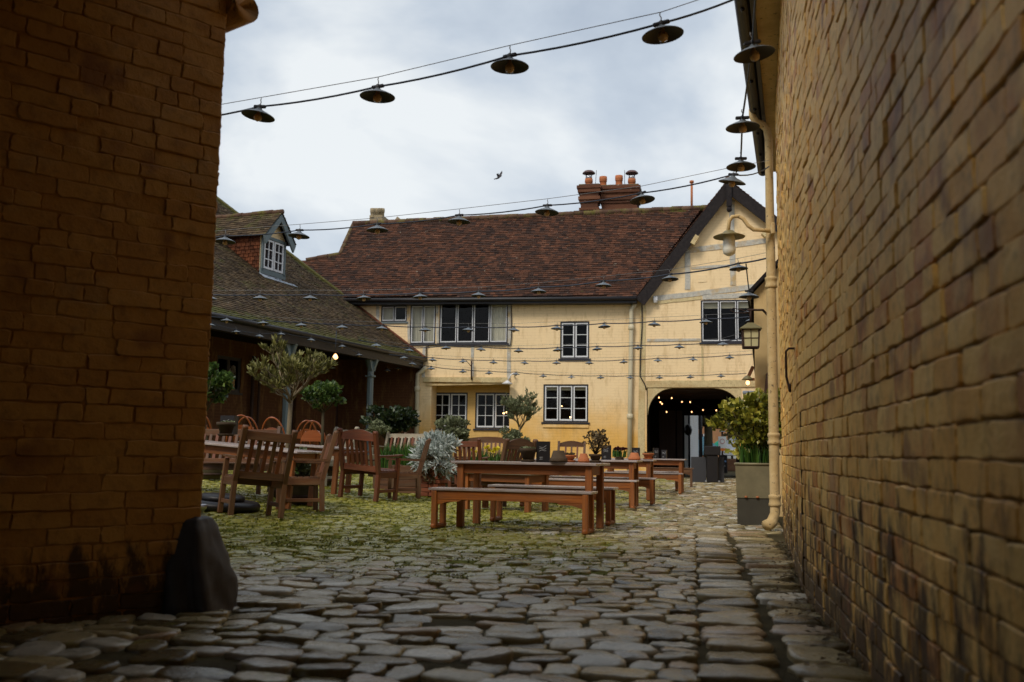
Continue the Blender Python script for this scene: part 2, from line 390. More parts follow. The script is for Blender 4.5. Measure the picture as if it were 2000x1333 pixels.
def m_cobble():
    m = NT('worn_cobbles'); p = m.pos(); r = m.attr('rnd'); k = m.attr('moss')
    c = m.ramp(r, [(0, (.085, .062, .026)), (.2, (.19, .145, .065)), (.42, (.29, .23, .115)), (.62, (.40, .325, .175)), (.74, (.34, .22, .115)), (.84, (.33, .315, .255)), (1, (.60, .55, .44))])
    f = m.noise(p, 9, 6, .7); x = m.n('ShaderNodeVectorMath', operation='SCALE'); m.l(c, x.inputs[0]); m.l(m.math('ADD', m.math('MULTIPLY', f, 1.1), .42), x.inputs['Scale'])
    c = m.mix(m.math('MULTIPLY', m.rampf(m.noise(p, 38, 4, .7), .56, .72), .5), x.outputs[0], (.06, .048, .034))
    mk = m.rampf(m.math('ADD', m.noise(p, 4, 6, .75), m.math('MULTIPLY', k, .42)), .58, .82)
    c = m.mix(m.math('MULTIPLY', mk, .85), c, m.ramp(m.noise(p, 14, 4), [(.3, (.13, .14, .012)), (.6, (.31, .28, .025))]))
    rg = m.rampf(m.noise(p, 5, 4), .0, 1.4)
    return m.fin(c, m.math('ADD', m.math('MULTIPLY', m.noise(p, 6, 3), .5), .02), m.bump(m.noise(p, 70, 5, .7), .35, .004, m.bump(f, .5, .012)), .4)
M['ground'] = m_ground(); M['cobble'] = m_cobble()
m = NT('moss_blades'); M['mossb'] = m.fin(m.ramp(m.attr('rnd'), [(0, (.07, .08, .008)), (.5, (.16, .17, .012)), (1, (.30, .27, .035))]), .8, None, .2)

# ------------------------------------------------------------------ shape helpers
def pillow(mb, fn, cx, cy, hx, hy, top, base, rot=0, n=12, e=4., rings=3, jit=.05, rnd=None, moss=0., tilt=(0, 0), inset=.16, dome=.25):
    """rounded lump on a surface: fn(u,v,n) -> world"""
    ph = [2*PI*(k+.5)/n for k in range(n)]
    ol = []
    for a in ph:
        c, s = math.cos(a), math.sin(a)
        q = (abs(c)**e+abs(s)**e)**(-1/e)*(1+U(-jit, jit)); ol.append((c*q*hx, s*q*hy))
    cr, sr = math.cos(rot), math.sin(rot)
    wob = .0045 if n >= 10 else .003
    lv = [(1., base, 0), (.985, top-.030*dome-.006, 0), (1-inset*.55, top-.016*dome, 1), (1-inset*1.7, top-.004*dome, 1)] if rings >= 4 else [(1., base, 0), (.93, top-.014, 0), (.6, top, 1)]
    vs = []
    for s_, h, t in lv:
        for x, y in ol:
            x2, y2 = x*s_, y*s_; hh = h+(tilt[0]*x2+tilt[1]*y2+U(-wob, wob) if h > base else 0)
            vs.append(fn(cx+x2*cr-y2*sr, cy+x2*sr+y2*cr, hh))
    vs.append(fn(cx, cy, top+.003*dome+U(-wob, wob)))
    R = len(lv); fs = []
    for i in range(R-1):
        for k in range(n): fs.append((i*n+k, i*n+(k+1) % n, (i+1)*n+(k+1) % n, (i+1)*n+k))
    for k in range(n): fs.append(((R-1)*n+k, (R-1)*n+(k+1) % n, R*n))
    mb.add(vs, fs, rnd, moss=moss, smooth=True)
def brick_face(mb, fn, u0, u1, v0, v1, L=.29, Hh=.1, rough=1., skip=None, gap=.011, prow=.006, rec=.007, miss=.0):
    row = 0; v = v0
    while v < v1-.02:
        h = Hh*U(.94, 1.06); u = u0-(L*.5 if row % 2 else 0)*U(.7, 1.2)
        hd = row % 2
        while u < u1:
            l = (L*.5 if (random.random() < .3) else L)*U(.9, 1.1)
            a, b = max(u0, u), min(u1, u+l); vt = min(v+h, v1)
            if b-a > .03 and not (skip and skip((a+b)/2, (v+vt)/2)):
                cx, cy = (a+b)/2, (v+vt)/2; gg = gap*(.55+1.1*max(0, .5+noise.noise((cx*1.6, cy*2.2, 3.))))
                hx, hy = (b-a)/2-gg*.5*U(.6, 1.3), (vt-v)/2-gg*.5*U(.6, 1.3)
                top = max(.0005, random.gauss(.005, .0025*rough))
                if random.random() < miss: top = -rec*.4
                n = 16; vs = []
                per = []
                for k in range(4):  # rectangle outline with jitter
                    c0 = [(-1, -1), (1, -1), (1, 1), (-1, 1)][k]; c1 = [(-1, -1), (1, -1), (1, 1), (-1, 1)][(k+1) % 4]
                    for t in (.07, .36, .64, .93): per.append((c0[0]+(c1[0]-c0[0])*t, c0[1]+(c1[1]-c0[1])*t))
                cp = []
                for x, y in per:
                    cp.append(((x*hx+U(-1, 1)*.004*rough), (y*hy+U(-1, 1)*.0035*rough)))
                tx, ty = U(-.015, .015)*rough, U(-.03, .03)*rough
                ins = U(.003, .007)
                for lev, dn in ((0, -rec), (1, top*.5), (2, top)):
                    for x, y in cp:
                        s_ = (1, .985, 1)[lev]; x2, y2 = x*s_, y*s_
                        if lev == 2: x2 = x-math.copysign(min(ins, abs(x)*.5), x); y2 = y-math.copysign(min(ins, abs(y)*.5), y)
                        vs.append(fn(cx+x2, cy+y2, dn+(tx*x2+ty*y2 if lev else 0)))
                vs.append(fn(cx, cy, top+U(-.0004, .0012)*rough))
                fs = []
                for i in range(2):
                    for k in range(n): fs.append((i*n+k, i*n+(k+1) % n, (i+1)*n+(k+1) % n, (i+1)*n+k))
                for k in range(n): fs.append((2*n+k, 2*n+(k+1) % n, 3*n))
                mb.add(vs, fs)
            u += l
        v += h; row += 1
def span(poly, v):
    xs = []
    for i in range(len(poly)):
        (a, b), (c, d) = poly[i], poly[(i+1) % len(poly)]
        if (b <= v < d) or (d <= v < b): xs.append(a+(c-a)*(v-b)/(d-b))
    xs.sort(); return xs
def tile_roof(mb, deck, O, ud, vd, poly, gauge=.125, tw=.2, thick=.022, mossf=None, holes=()):
    """poly in (u,v); courses run along u, v goes up the slope"""
    O, ud, vd = Vector(O), Vector(ud).normalized(), Vector(vd).normalized(); nn = ud.cross(vd).normalized()
    if nn.z < 0: nn = -nn
    deck.add([O+ud*u+vd*v-nn*.03 for u, v in poly], [tuple(range(len(poly)))])
    v = min(p[1] for p in poly); vm = max(p[1] for p in poly); row = 0
    while v < vm:
        xs = span(poly, v+gauge*.5)
        for i in range(0, len(xs)-1, 2):
            u = xs[i]-(tw/2 if row % 2 else 0)
            while u < xs[i+1]:
                w = tw*U(.93, 1.07); a, b = max(u, xs[i]), min(u+w-.006, xs[i+1])
                if b-a > .02 and not any(h[0] < (a+b)/2 < h[1] and h[2] < v < h[3] for h in holes):
                    sag = .02*noise.noise((a*.5, v*.9, 3.1))
                    lb = thick+U(-.004, .010); la = .006+U(-.003, .003); dv = U(-.012, .012); t = U(-.006, .006)
                    q = [(a, v-.02+dv, -.006), (b, v-.02+dv, -.006), (a, v-.02+dv, lb+t), (b, v-.02+dv, lb-t), (a, v+gauge+.01, la), (b, v+gauge+.01, la)]
                    P = [O+ud*x+vd*y+nn*(z+sag) for x, y, z in q]
                    mb.add(P, [(0, 1, 3, 2), (2, 3, 5, 4), (0, 2, 4), (1, 5, 3)], random.random(), moss=mossf(a, v) if mossf else 0)
                u += w
        v += gauge*U(.97, 1.03); row += 1
def wall_holes(mb, fn, us, vs_, holes, depth=.14):
    """grid wall with rectangular holes (u0,u1,v0,v1) and reveals going to n=-depth"""
    us = sorted(set([*us]+[h[i] for h in holes for i in (0, 1)])); vs_ = sorted(set([*vs_]+[h[i] for h in holes for i in (2, 3)]))
    for i in range(len(us)-1):
        for j in range(len(vs_)-1):
            cu, cv = (us[i]+us[i+1])/2, (vs_[j]+vs_[j+1])/2
            if any(h[0] < cu < h[1] and h[2] < cv < h[3] for h in holes): continue
            mb.quad(fn(us[i], vs_[j], 0), fn(us[i+1], vs_[j], 0), fn(us[i+1], vs_[j+1], 0), fn(us[i], vs_[j+1], 0))
    for a, b, c, d in holes:
        for p, q in (((a, c), (b, c)), ((b, c), (b, d)), ((b, d), (a, d)), ((a, d), (a, c))):
            mb.quad(fn(p[0], p[1], 0), fn(p[0], p[1], -depth), fn(q[0], q[1], -depth), fn(q[0], q[1], 0))
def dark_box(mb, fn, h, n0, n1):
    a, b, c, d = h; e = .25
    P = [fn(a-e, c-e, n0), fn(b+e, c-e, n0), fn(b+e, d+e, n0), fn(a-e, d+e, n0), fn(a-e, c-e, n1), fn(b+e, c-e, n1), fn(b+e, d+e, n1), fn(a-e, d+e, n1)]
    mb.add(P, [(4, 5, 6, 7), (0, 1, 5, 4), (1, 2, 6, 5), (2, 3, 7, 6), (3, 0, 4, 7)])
def window(parent, fn, rect, lights, rows, cols, curtains=(), sill='wframe', frame='wframe', blind=None, thin=False, setn=-.06, bulbs=(), cas='white'):
    """fn(u,v,n)->world, rect=(u0,u1,v0,v1); casements numbered from the left"""
    u0, u1, v0, v1 = rect; fw = .055 if not thin else .05
    R = lambda a, b, c, d, n0, n1, mb: mb.prism([fn(a, c, n0), fn(b, c, n0), fn(b, d, n0), fn(a, d, n0)], fn(a, c, n0), fn(a, c, n1))
    fr = MB(); n0, n1 = setn+.03, setn-.06
    R(u0, u0+fw, v0, v1, n0, n1, fr); R(u1-fw, u1, v0, v1, n0, n1, fr); R(u0+fw, u1-fw, v1-fw, v1, n0, n1, fr); R(u0+fw, u1-fw, v0, v0+fw, n0, n1, fr)
    w = (u1-u0-2*fw)/lights
    for i in range(1, lights): R(u0+fw+w*i-.022, u0+fw+w*i+.022, v0+fw, v1-fw, n0-.004, n1, fr)
    wo = fr.build('window', M[frame], parent)
    for i in range(lights):
        a = u0+fw+w*i+(.022 if i else 0); b = u0+fw+w*(i+1)-(.022 if i < lights-1 else 0); c, d = v0+fw, v1-fw
        cs = MB(); t = .03 if thin else .045; bar = .022; m0, m1 = n0-.012, n1+.02
        R(a, a+t, c, d, m0, m1, cs); R(b-t, b, c, d, m0, m1, cs); R(a+t, b-t, d-t, d, m0, m1, cs); R(a+t, b-t, c, c+t*1.3, m0, m1, cs)
        for k in range(1, cols):
            x = a+t+(b-a-2*t)*k/cols; R(x-bar/2, x+bar/2, c+t*1.3, d-t, m0-.004, m1, cs)
        for k in range(1, rows):
            y = c+t*1.3+(d-c-2.3*t)*k/rows; R(a+t, b-t, y-bar/2, y+bar/2, m0-.006, m1+.002, cs)
        cs.build('casement', M[cas], wo)
        pn = MB(); y = m1+.006; pn.quad(fn(a+t, c+t, y), fn(b-t, c+t, y), fn(b-t, d-t, y), fn(a+t, d-t, y)); pn.build('pane', M['glass'], wo)
        if i in curtains:
            cu = MB(); K = 40; vs = []
            for k in range(K+1):
                x = a+(b-a)*k/K; nn = setn-.16+.022*math.sin(k*1.15)+.01*math.sin(k*.47)
                vs += [fn(x, c+.02, nn), fn(x, d, nn*.9)]
            cu.add(vs, [(2*k, 2*k+2, 2*k+3, 2*k+1) for k in range(K)], smooth=True); cu.build('curtain', M['curtain'], wo)
        if blind:
            bl = MB(); bl.quad(fn(a, d-blind, setn-.14), fn(b, d-blind, setn-.14), fn(b, d, setn-.14), fn(a, d, setn-.14)); bl.build('blind', M['blind'], wo)
    if sill:
        sl = MB(); R(u0-.06, u1+.06, v0-.07, v0-.004, .05, setn-.05, sl); sl.build('sill', M[sill], wo)
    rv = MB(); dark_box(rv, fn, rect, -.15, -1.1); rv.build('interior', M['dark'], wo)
    for (x, y, r, mat) in bulbs:
        b_ = MB(); b_.lathe([(.001, -r), (r*.8, -r*.6), (r, 0), (r*.8, r*.6), (.001, r)], fn(x, y, -.55), 10); b_.build('room_lamp', M[mat], wo)
    return wo
def leafs(mb, n, pick, size, asp=.38, rnd=(0, 1), up=.3, out=None):
    for _ in range(n):
        p, dr = pick(); s = size*U(.45, 1.4)
        d = (Vector(dr)+Vector((U(-1, 1), U(-1, 1), U(-1, 1)))*.75+Vector((0, 0, up))).normalized()
        q = d.cross(Vector((U(-1, 1), U(-1, 1), U(-1, 1)))).normalized()*s*asp; k = d.cross(q).normalized()*s*.08
        p = Vector(p)
        mb.add([p, p+d*s*.5+q+k, p+d*s, p+d*s*.5-q+k], [(0, 1, 2, 3)], U(*rnd))
def crown_pick(c, rad, clumps=26, cl=.30, seed=0, squash=1.):
    rg = random.Random(seed); C = []
    c = Vector(c)
    for _ in range(clumps):
        while True:
            v = Vector((rg.uniform(-1, 1), rg.uniform(-1, 1), rg.uniform(-1, 1)))
            if .35 < v.length < 1: break
        v = v.normalized()*(.40+.66*rg.random()); C.append((Vector((v.x*rad[0], v.y*rad[1], v.z*rad[2])), rg.uniform(.6, 1.25)))
    def pick():
        b, s = random.choice(C)
        while True:
            v = Vector((U(-1, 1), U(-1, 1), U(-1, 1)))
            if v.length < 1: break
        o = Vector((v.x*rad[0], v.y*rad[1], v.z*rad[2]))*cl*s
        return c+b+o, (b+o*2)
    return pick
def blades(mb, c, rx, ry, n, h, w=.012, lean=.25):
    for _ in range(n):
        a = U(0, 2*PI); r = math.sqrt(random.random()); p = Vector(c)+Vector((math.cos(a)*r*rx, math.sin(a)*r*ry, 0)); hh = h*U(.6, 1.15)
        d = Vector((U(-1, 1), U(-1, 1), 0))*lean*hh; q = Vector((U(-1, 1), U(-1, 1), 0)).normalized()*w
        m_ = p+d*.35+Vector((0, 0, hh*.6)); t = p+d+Vector((0, 0, hh*.97))
        mb.add([p-q, p+q, m_+q*.9, m_-q*.9, t], [(0, 1, 2, 3), (3, 2, 4)])

# ================================================================== SETTING: ground, cobbles, moss
def mo(x, y):
    a = sst(0, 1, (.5-x)/3.4)*sst(4.6, 9.0, y)*(1-.35*sst(20, 30, y))
    b = .55*sst(0, 1, (-.2-x)/1.2)*sst(11, 13, y)
    return max(0, min(1, max(a, b)+.35*noise.noise((x*.7, y*.5, 2.))))
def axis(a, b, st, lo, hi):
    return lo+[a+st*i for i in range(int((b-a)/st)+1)]+hi
def gh(x, y): return gz(x, y)+.022*noise.noise((x*.45, y*.45, 7.))
gx = axis(-15, 5, .25, [-200, -80, -35, -22], [8, 14, 30, 80, 200]); gy = axis(-4, 46, .25, [-120, -40, -12], [50, 58, 75, 110, 260])
mb = MB(); W = len(gx)
for y in gy:
    for x in gx:
        f = 1 if -15 <= x <= 5 and -4 <= y <= 46 else 0
        mb.v.append((x, y, gh(x, y)-.021+f*.006*noise.noise((x*1.7, y*1.7, 0)))); mb.r.append(.5); mb.g.append((x, y, 0)); mb.m.append(mo(x, y) if f else 0)
for j in range(len(gy)-1):
    for i in range(W-1): a = j*W+i; mb.f.append((a, a+1, a+1+W, a+W)); mb.sm.append(True)
tag(mb.build('ground', M['ground']), 'dark soil and moss ground of the courtyard under the cobbles', 'ground', kind='structure')

LW0 = Vector((-2.66, 4.86, 0)); LWd = Vector((-.602, -.799, 0)); LWn = Vector((.799, -.602, 0))
RW = [Vector((.66, -3.2, 0)), Vector((.70, 2.2, 0)), Vector((.69, 6.5, 0)), Vector((1.0, 11.4, 0))]
def rwx(y):
    for a, b in zip(RW, RW[1:]):
        if y <= b.y: return a.x+(b.x-a.x)*(y-a.y)/(b.y-a.y)
    return 2.6
cob = MB()
def stone(x, y, hx, hy, rot, near, big=0):
    md = mo(x, y); z0 = gh(x, y); dz = random.gauss(0, .006)-(.012*md)
    if near: n, rg = (14, 4) if y < 8 else (10, 4)
    else: n, rg = 8, 3
    def fn(u, v, h): return (u, v, z0+h+dz)
    pillow(cob, fn, x, y, hx, hy, U(-.002, .006), -.07, rot, n, U(3., 6.), rg, .09, moss=md, tilt=(random.gauss(0, .05), random.gauss(0, .07)), inset=U(.10, .2), dome=U(.10, .36))
y = 2.3
while y < 35.2:
    md0 = 1.0 if y < 20 else 1.15
    t = U(.10, .19)*(1.08 if y < 5.6 else 1.0 if y < 8 else 1.0 if y < 18 else 1.3); xl = -.8*y-.5 if y < 5 else -.575*y-1.0
    xl = max(xl, -13.5); xr = .0 if y < 11.3 else (1.0+.03*(y-11) if y < 28 else 2.2); x = xl+U(0, .2)
    while x < xr:
        pe = mo(x, y); w = U(.12, .29)*(1.15 if y < 5.6 else 1.05 if y < 8 else 1)*(1-.30*pe*(y < 16))*(1.3 if y > 20 else 1)
        yy = y+t/2+.10*noise.noise((x*.35, y*.2, 1.))+.06*(x+3)*.3*noise.noise((0., y*.15, 5.))
        if not ((Vector((x+w/2, yy, 0))-LW0).dot(LWn) < -.05 and yy < 5.2) and random.random() > .02+.10*pe:
            xw = min(w, xr+.02-x)
            if xw > .06: stone(x+xw/2, yy, xw/2*U(.93, 1.0), t/2*U(.9, 1.03), U(-.12, .12)+.25*noise.noise((x*.25, y*.25, 9.)), yy < 15)
        x += w
    y += t
for x0, x1f in ((.02, lambda y: .36), (.395, lambda y: min(rwx(y)-.01, .80))):
    y = 2.3
    while y < 11.6:
        t = U(.15, .30); a = x0+U(-.03, .02); b = x1f(y)+U(-.02, .03)
        if b-a > .12: stone((a+b)/2, y+t/2, (b-a)/2*.96, t/2*.90, U(-.06, .06), True)
        y += t
tag(cob.build('cobble_paving', M['cobble']), 'worn uneven grey brown cobbles paving the inn yard', 'cobbles', kind='structure')
mb = MB(); cnt = 0
while cnt < 42000:
    yy = 6.5+26*random.random()**1.7; xx = U(-.56*yy-.5, -.2)
    md = mo(xx, yy)
    if random.random() > md**1.3*.95+.015: continue
    if noise.noise((xx*2.3, yy*2.3, 4.)) < -.15+.3*noise.noise((xx*9, yy*9, 2.)): continue
    cnt += 1; h = U(.003, .020); w = U(.002, .007)*(1+yy/12); z = gh(xx, yy)-.014; a = U(0, PI); dx, dy = math.cos(a)*w, math.sin(a)*w; k = random.random()
    lx, ly = U(-.02, .02), U(-.02, .02)
    mb.add([(xx-dx, yy-dy, z), (xx+dx, yy+dy, z), (xx+lx, yy+ly, z+h), (xx-dy, yy+dx, z), (xx+dy, yy-dx, z), (xx-ly, yy+lx, z+h*.8)], [(0, 1, 2), (3, 4, 5)], k)
tag(mb.build('moss', M['mossb']), 'bright green moss and short grass growing between the cobbles', 'moss', kind='stuff')
mb = MB()
for _ in range(260):
    yy = U(4.2, 10); xx = rwx(yy)-abs(random.gauss(0.03, .1)); s = U(.012, .028); a = U(0, PI)
    z = gh(xx, yy)+.012; c, q = math.cos(a)*s, math.sin(a)*s
    mb.add([(xx-c, yy-q, z), (xx+q*.5, yy-c*.5, z+.012*random.random()), (xx+c, yy+q, z+.005), (xx-q*.5, yy+c*.5, z+.01)], [(0, 1, 2, 3)])
tag(mb.build('fallen_leaves', M['rust']), 'dry brown leaves fallen along the foot of the right wall', 'leaves', kind='stuff')

# ================================================================== LEFT ALLEY BUILDING
B = empty('alley_building', (0, 0, 0), 0, 'dark ochre painted brick building close by on the left, rounded cornice at its corner', 'building')
def fl(u, v, n): return LW0+LWd*u+LWn*n+Vector((0, 0, v))
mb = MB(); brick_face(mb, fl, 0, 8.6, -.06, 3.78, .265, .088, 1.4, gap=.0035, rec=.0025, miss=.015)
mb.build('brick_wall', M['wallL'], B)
core = MB(); RD = Vector((-.90, .436, 0)); c1 = LW0+RD*6; e = LWd*8.8
core.prism([LW0-LWn*.004, LW0+e-LWn*.004, LW0+e+RD*6, c1], (0, 0, -.1), (0, 0, 3.78)); core.build('wall_core', M['mortarL'], B)
def flr(u, v, n): return LW0+RD*u+Vector((.436, .90, 0))*(n+.002)+Vector((0, 0, v))
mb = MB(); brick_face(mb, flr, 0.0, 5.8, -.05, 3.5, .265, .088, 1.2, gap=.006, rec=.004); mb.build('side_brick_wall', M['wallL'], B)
mb = MB(); cz = 3.46; on_ = Vector((.436, .90, 0))
mb.tube([LW0+LWn*.02+on_*.03+Vector((-.03, -.02, cz)), LW0+RD*.02+on_*.10+Vector((.05, 0, cz)), LW0+RD*3+on_*.10+Vector((.05, 0, cz)), LW0+RD*6+on_*.1+Vector((0, 0, cz))], .085, 14)
mb.tube([LW0+on_*.05+Vector((-.02, 0, cz+.1)), LW0+RD*6+on_*.1+Vector((0, 0, cz+.1))], .13, 12)
mb.build('cornice', M['wallL'], B)
mb = MB(); mb.prism([LW0+Vector((.06, .02, 3.80)), LW0+e+LWn*.02+Vector((0, 0, 3.80)), LW0+e+RD*3+Vector((0, 0, 6.2)), LW0+RD*3+Vector((0, 0, 6.2))], (0, 0, 0), (0, 0, .08)); mb.build('roof', M['roof'], B)
mb = MB()  # worn guard stone at the corner
g0 = LW0+Vector((-.05, .02, 0)); prof = [(-.05, .155, .19), (.05, .15, .18), (.18, .128, .16), (.32, .10, .13), (.43, .08, .11), (.475, .068, .09), (.49, .045, .06)]
pr_ = []
for (z0, a0, b0), (z1, a1, b1) in zip(prof, prof[1:]):
    for q_ in range(4): s_ = q_/4; pr_.append((z0+(z1-z0)*s_, a0+(a1-a0)*s_, b0+(b1-b0)*s_))
prof = pr_+[prof[-1]]; vs = []; K = 36
for z, a, b in prof:
    for k in range(K):
        t = 2*PI*k/K; c, s = math.cos(t), math.sin(t); q = (abs(c)**7+abs(s)**7)**(-1/7)
        p = Vector((c*q*a, s*q*b, 0)); p += p*(.20*noise.noise((c*2, s*2, z*3))+.10*noise.noise((c*6, s*6, z*16))); vs.append(g0+Vector((p.x+.17*(.5-z), p.y-.02*(.5-z), z+p.x*.25*max(0, z-.3))))
fs = [(i*K+k, i*K+(k+1) % K, (i+1)*K+(k+1) % K, (i+1)*K+k) for i in range(len(prof)-1) for k in range(K)]+[tuple((len(prof)-1)*K+k for k in range(K))]
mb.add(vs, fs, smooth=True)
tag(mb.build('guard_stone', M['stone']), 'dark leaning guard stone at the foot of the left wall corner', 'stone')

# ================================================================== RIGHT ALLEY BUILDING
B = empty('alley_building', (0, 0, 0), 0, 'long ochre painted brick building close by on the right with black gutter', 'building')
seg = [(b-a).length for a, b in zip(RW, RW[1:])]; RL = sum(seg)
def fr(u, v, n):
    a = 0
    for i, s in enumerate(seg):
        if u <= a+s or i == len(seg)-1:
            t = (RW[i+1]-RW[i]).normalized(); nn = Vector((-t.y, t.x, 0)); p = RW[i]+t*(u-a)+nn*n
            return p+Vector((0, 0, v))
        a += s
crk = lambda u, v: abs(u-9.72-.03*math.sin(v*5)) < .02 and v < 1.2
mb = MB(); brick_face(mb, fr, 1.5, RL-.005, -.05, 5.15, .27, .094, 1.2, gap=.006, rec=.0045, miss=.012)
mb.build('brick_wall', M['wallR'], B)
core = MB(); core.prism([p+Vector((.006, 0, -.1)) for p in RW]+[Vector((5, 11.398, -.1)), Vector((5, -3.2, -.1))], (0, 0, 0), (0, 0, 5.3)); core.build('wall_core', M['mortarR'], B)
def frr(u, v, n): return Vector((1.0+u, 11.405+n, v))
mb = MB(); brick_face(mb, frr, -.0, 3, -.05, 5.15, .27, .094, 1.); mb.build('end_brick_wall', M['wallR'], B)
G0, G1 = onz(1450, 0, 5.08), onz(1490, 335, 5.08); gd = (G1-G0).normalized(); Gn = G0-gd*9
mb = MB(); K = 10; vs = []
for p in (Gn, G1):
    sd = Vector((gd.y, -gd.x, 0))
    for k in range(K+1):
        t = PI*k/K; vs.append(p-sd*math.cos(t)*.075+Vector((0, 0, -.075*math.sin(t))))
    for k in range(K, -1, -1):
        t = PI*k/K; vs.append(p-sd*math.cos(t)*.066+Vector((0, 0, -.064*math.sin(t))))
N2 = 2*(K+1); mb.add(vs, [(k, (k+1) % N2, (k+1) % N2+N2, k+N2) for k in range(N2)]+[tuple(range(N2)), tuple(range(N2, 2*N2))[::-1]])
for q in range(8): mb.tube([G1-gd*(.15+q*.9)+Vector((0, 0, -.082)), G1-gd*(.19+q*.9)+Vector((0, 0, -.082))], .02, 6)
mb.build('gutter', M['black'], B)
sd = Vector((gd.y, -gd.x, 0)); mb = MB()
mb.prism([G1+sd*.07+Vector((0, 0, -.09)), Gn+sd*.07+Vector((0, 0, -.09)), Gn+sd*.11+Vector((0, 0, -.09)), G1+sd*.11+Vector((0, 0, -.09))], (0, 0, 0), (0, 0, .2)); mb.build('fascia', M['black'], B)
mb = MB(); mb.prism([G1+sd*.11+Vector((0, 0, -.02)), Gn+sd*.11+Vector((0, 0, -.02)), Gn+sd*1.4+Vector((0, 0, -.02)), G1+sd*.6+Vector((0, 0, -.02))], (0, 0, 0), (0, 0, .03)); mb.build('soffit', M['pipe'], B)
mb = MB(); r0, r1 = Gn-sd*.02+Vector((0, 0, .06)), G1-sd*.02+gd*.25+Vector((0, 0, .06)); up_ = sd*3+Vector((0, 0, 2.7))
mb.prism([r0, r1, r1+up_, r0+up_], (0, 0, 0), (0, 0, .09)); mb.build('roof', M['roof'], B)
mb = MB(); PB = Vector((.93, 11.62, 0))
pt = PB+Vector((0, 0, 4.72)); mb.tube([PB+Vector((-.11, -.09, .05)), PB+Vector((-.04, -.03, .09)), PB+Vector((0, 0, .2)), PB+Vector((0, 0, 1)), PB+Vector((0, 0, 2.6)), pt, pt+Vector((-.02, 0, .12)), pt+Vector((-.07, -.02, .17)), pt+Vector((-.15, -.05, .20)), pt+Vector((-.19, -.06, .27)), pt+Vector((-.19, -.06, .36))], [.07, .066]+[.058]*3+[.046]*6, 14)
for z in (.34, 1.06, 2.93):
    mb.lathe([(.058, -.07), (.073, -.06), (.073, -.035), (.065, -.02), (.065, .02), (.073, .035), (.073, .06), (.058, .07)], PB+Vector((0, 0, z)), 16)
mb.build('downpipe', M['pipe'], B)
mb = MB(); h0 = fr(10.35, 1.5, .02); mb.tube([fr(10.1, 1.62, -.01), fr(10.1, 1.62, .05), fr(10.12, 1.6, .07), fr(10.1, 1.42, .07), fr(10.12, 1.33, .05), fr(10.0, 1.31, .05), fr(9.98, 1.36, .05)], .009, 6); mb.build('iron_hook', M['iron'], B)
mb = MB()  # crack line with pipe-thin cable
mb.tube([fr(9.62+.015*math.sin(k*1.7), .05+k*.1, .004) for k in range(12)], [.003+.006*abs(math.sin(k*2.1)) for k in range(12)], 5); mb.build('wall_crack', M['soil'], B)
# unseen slab and overhang added to shade the alley
B = empty('alley_shade_blocker', (0, 0, 0), 0, 'unseen slab and overhang added to shade the alley around the viewpoint', 'light blocker')
mb = MB(); mb.box((-3.6, -2.3, 3.95), (8.7, 4.6, .3)); mb.build('shading_slab', M['dark'], B)
mb = MB(); mb.prism([Vector((-8, 0, 3.8)), Vector((-.6, 0, 3.8)), Vector((-.95, 4.5, 3.8)), Vector((-2.9, 4.5, 3.8)), Vector((-8, -2, 3.8))], (0, 0, 0), (0, 0, 2)); mb.build('shading_overhang', M['mortarL'], B)  # added overhang, shaped to darken the left wall
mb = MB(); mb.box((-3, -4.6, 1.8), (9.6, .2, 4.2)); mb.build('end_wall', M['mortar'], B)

# ================================================================== MAIN INN
INN = empty('inn_building', (0, 35, 0), 0, 'cream painted timbered inn with red tiled roof and gabled carriage arch across the yard', 'building')
INN.location = (0, 0, 0)
Y0 = 35.; YG = 34.9; YR = 35.75
def FXZ(px, py, Y=Y0): p = ony(px, py, Y); return p.x, p.z
def rect(x0, y0, x1, y1, Y=Y0):
    a = [FXZ(x0, y0, Y), FXZ(x1, y0, Y), FXZ(x1, y1, Y), FXZ(x0, y1, Y)]
    return ((a[0][0]+a[3][0])/2, (a[1][0]+a[2][0])/2, (a[2][1]+a[3][1])/2, (a[0][1]+a[1][1])/2)
def fy(Y): return lambda u, v, n: Vector((u, Y-n, v))
f0, fg, frc = fy(Y0), fy(YG), fy(YR)
W1 = rect(744, 597, 795, 629); W2 = rect(801, 596, 851, 672); W3 = rect(858, 591, 992, 671); W4 = rect(1094, 628, 1151, 701); W5 = rect(1061, 751, 1149, 825)
W6 = rect(845, 767, 913, 837, YR); W7 = rect(928, 767, 1003, 838, YR); W8 = rect(1369, 586, 1476, 669, YG)
XL, XJ, XA = -14.5, FXZ(997, 660)[0], FXZ(1251, 700)[0]; ZJ = FXZ(905, 745)[1]; ZE = 6.75
XP = FXZ(817, 790)[0]; XP2 = FXZ(842, 790)[0]
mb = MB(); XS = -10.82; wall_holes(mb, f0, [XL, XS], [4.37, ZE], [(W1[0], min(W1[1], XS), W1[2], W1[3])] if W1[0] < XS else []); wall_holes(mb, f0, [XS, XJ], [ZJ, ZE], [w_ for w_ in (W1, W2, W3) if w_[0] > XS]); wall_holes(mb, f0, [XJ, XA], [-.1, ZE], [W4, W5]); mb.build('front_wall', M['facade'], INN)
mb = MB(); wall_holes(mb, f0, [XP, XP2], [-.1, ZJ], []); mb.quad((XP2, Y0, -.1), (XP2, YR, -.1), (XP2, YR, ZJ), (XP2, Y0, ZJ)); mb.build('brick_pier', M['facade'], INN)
mb = MB(); mb.quad((XJ, Y0, -.1), (XJ, YR, -.1), (XJ, YR, ZJ), (XJ, Y0, ZJ)); mb.build('wall_return', M['facade'], INN)
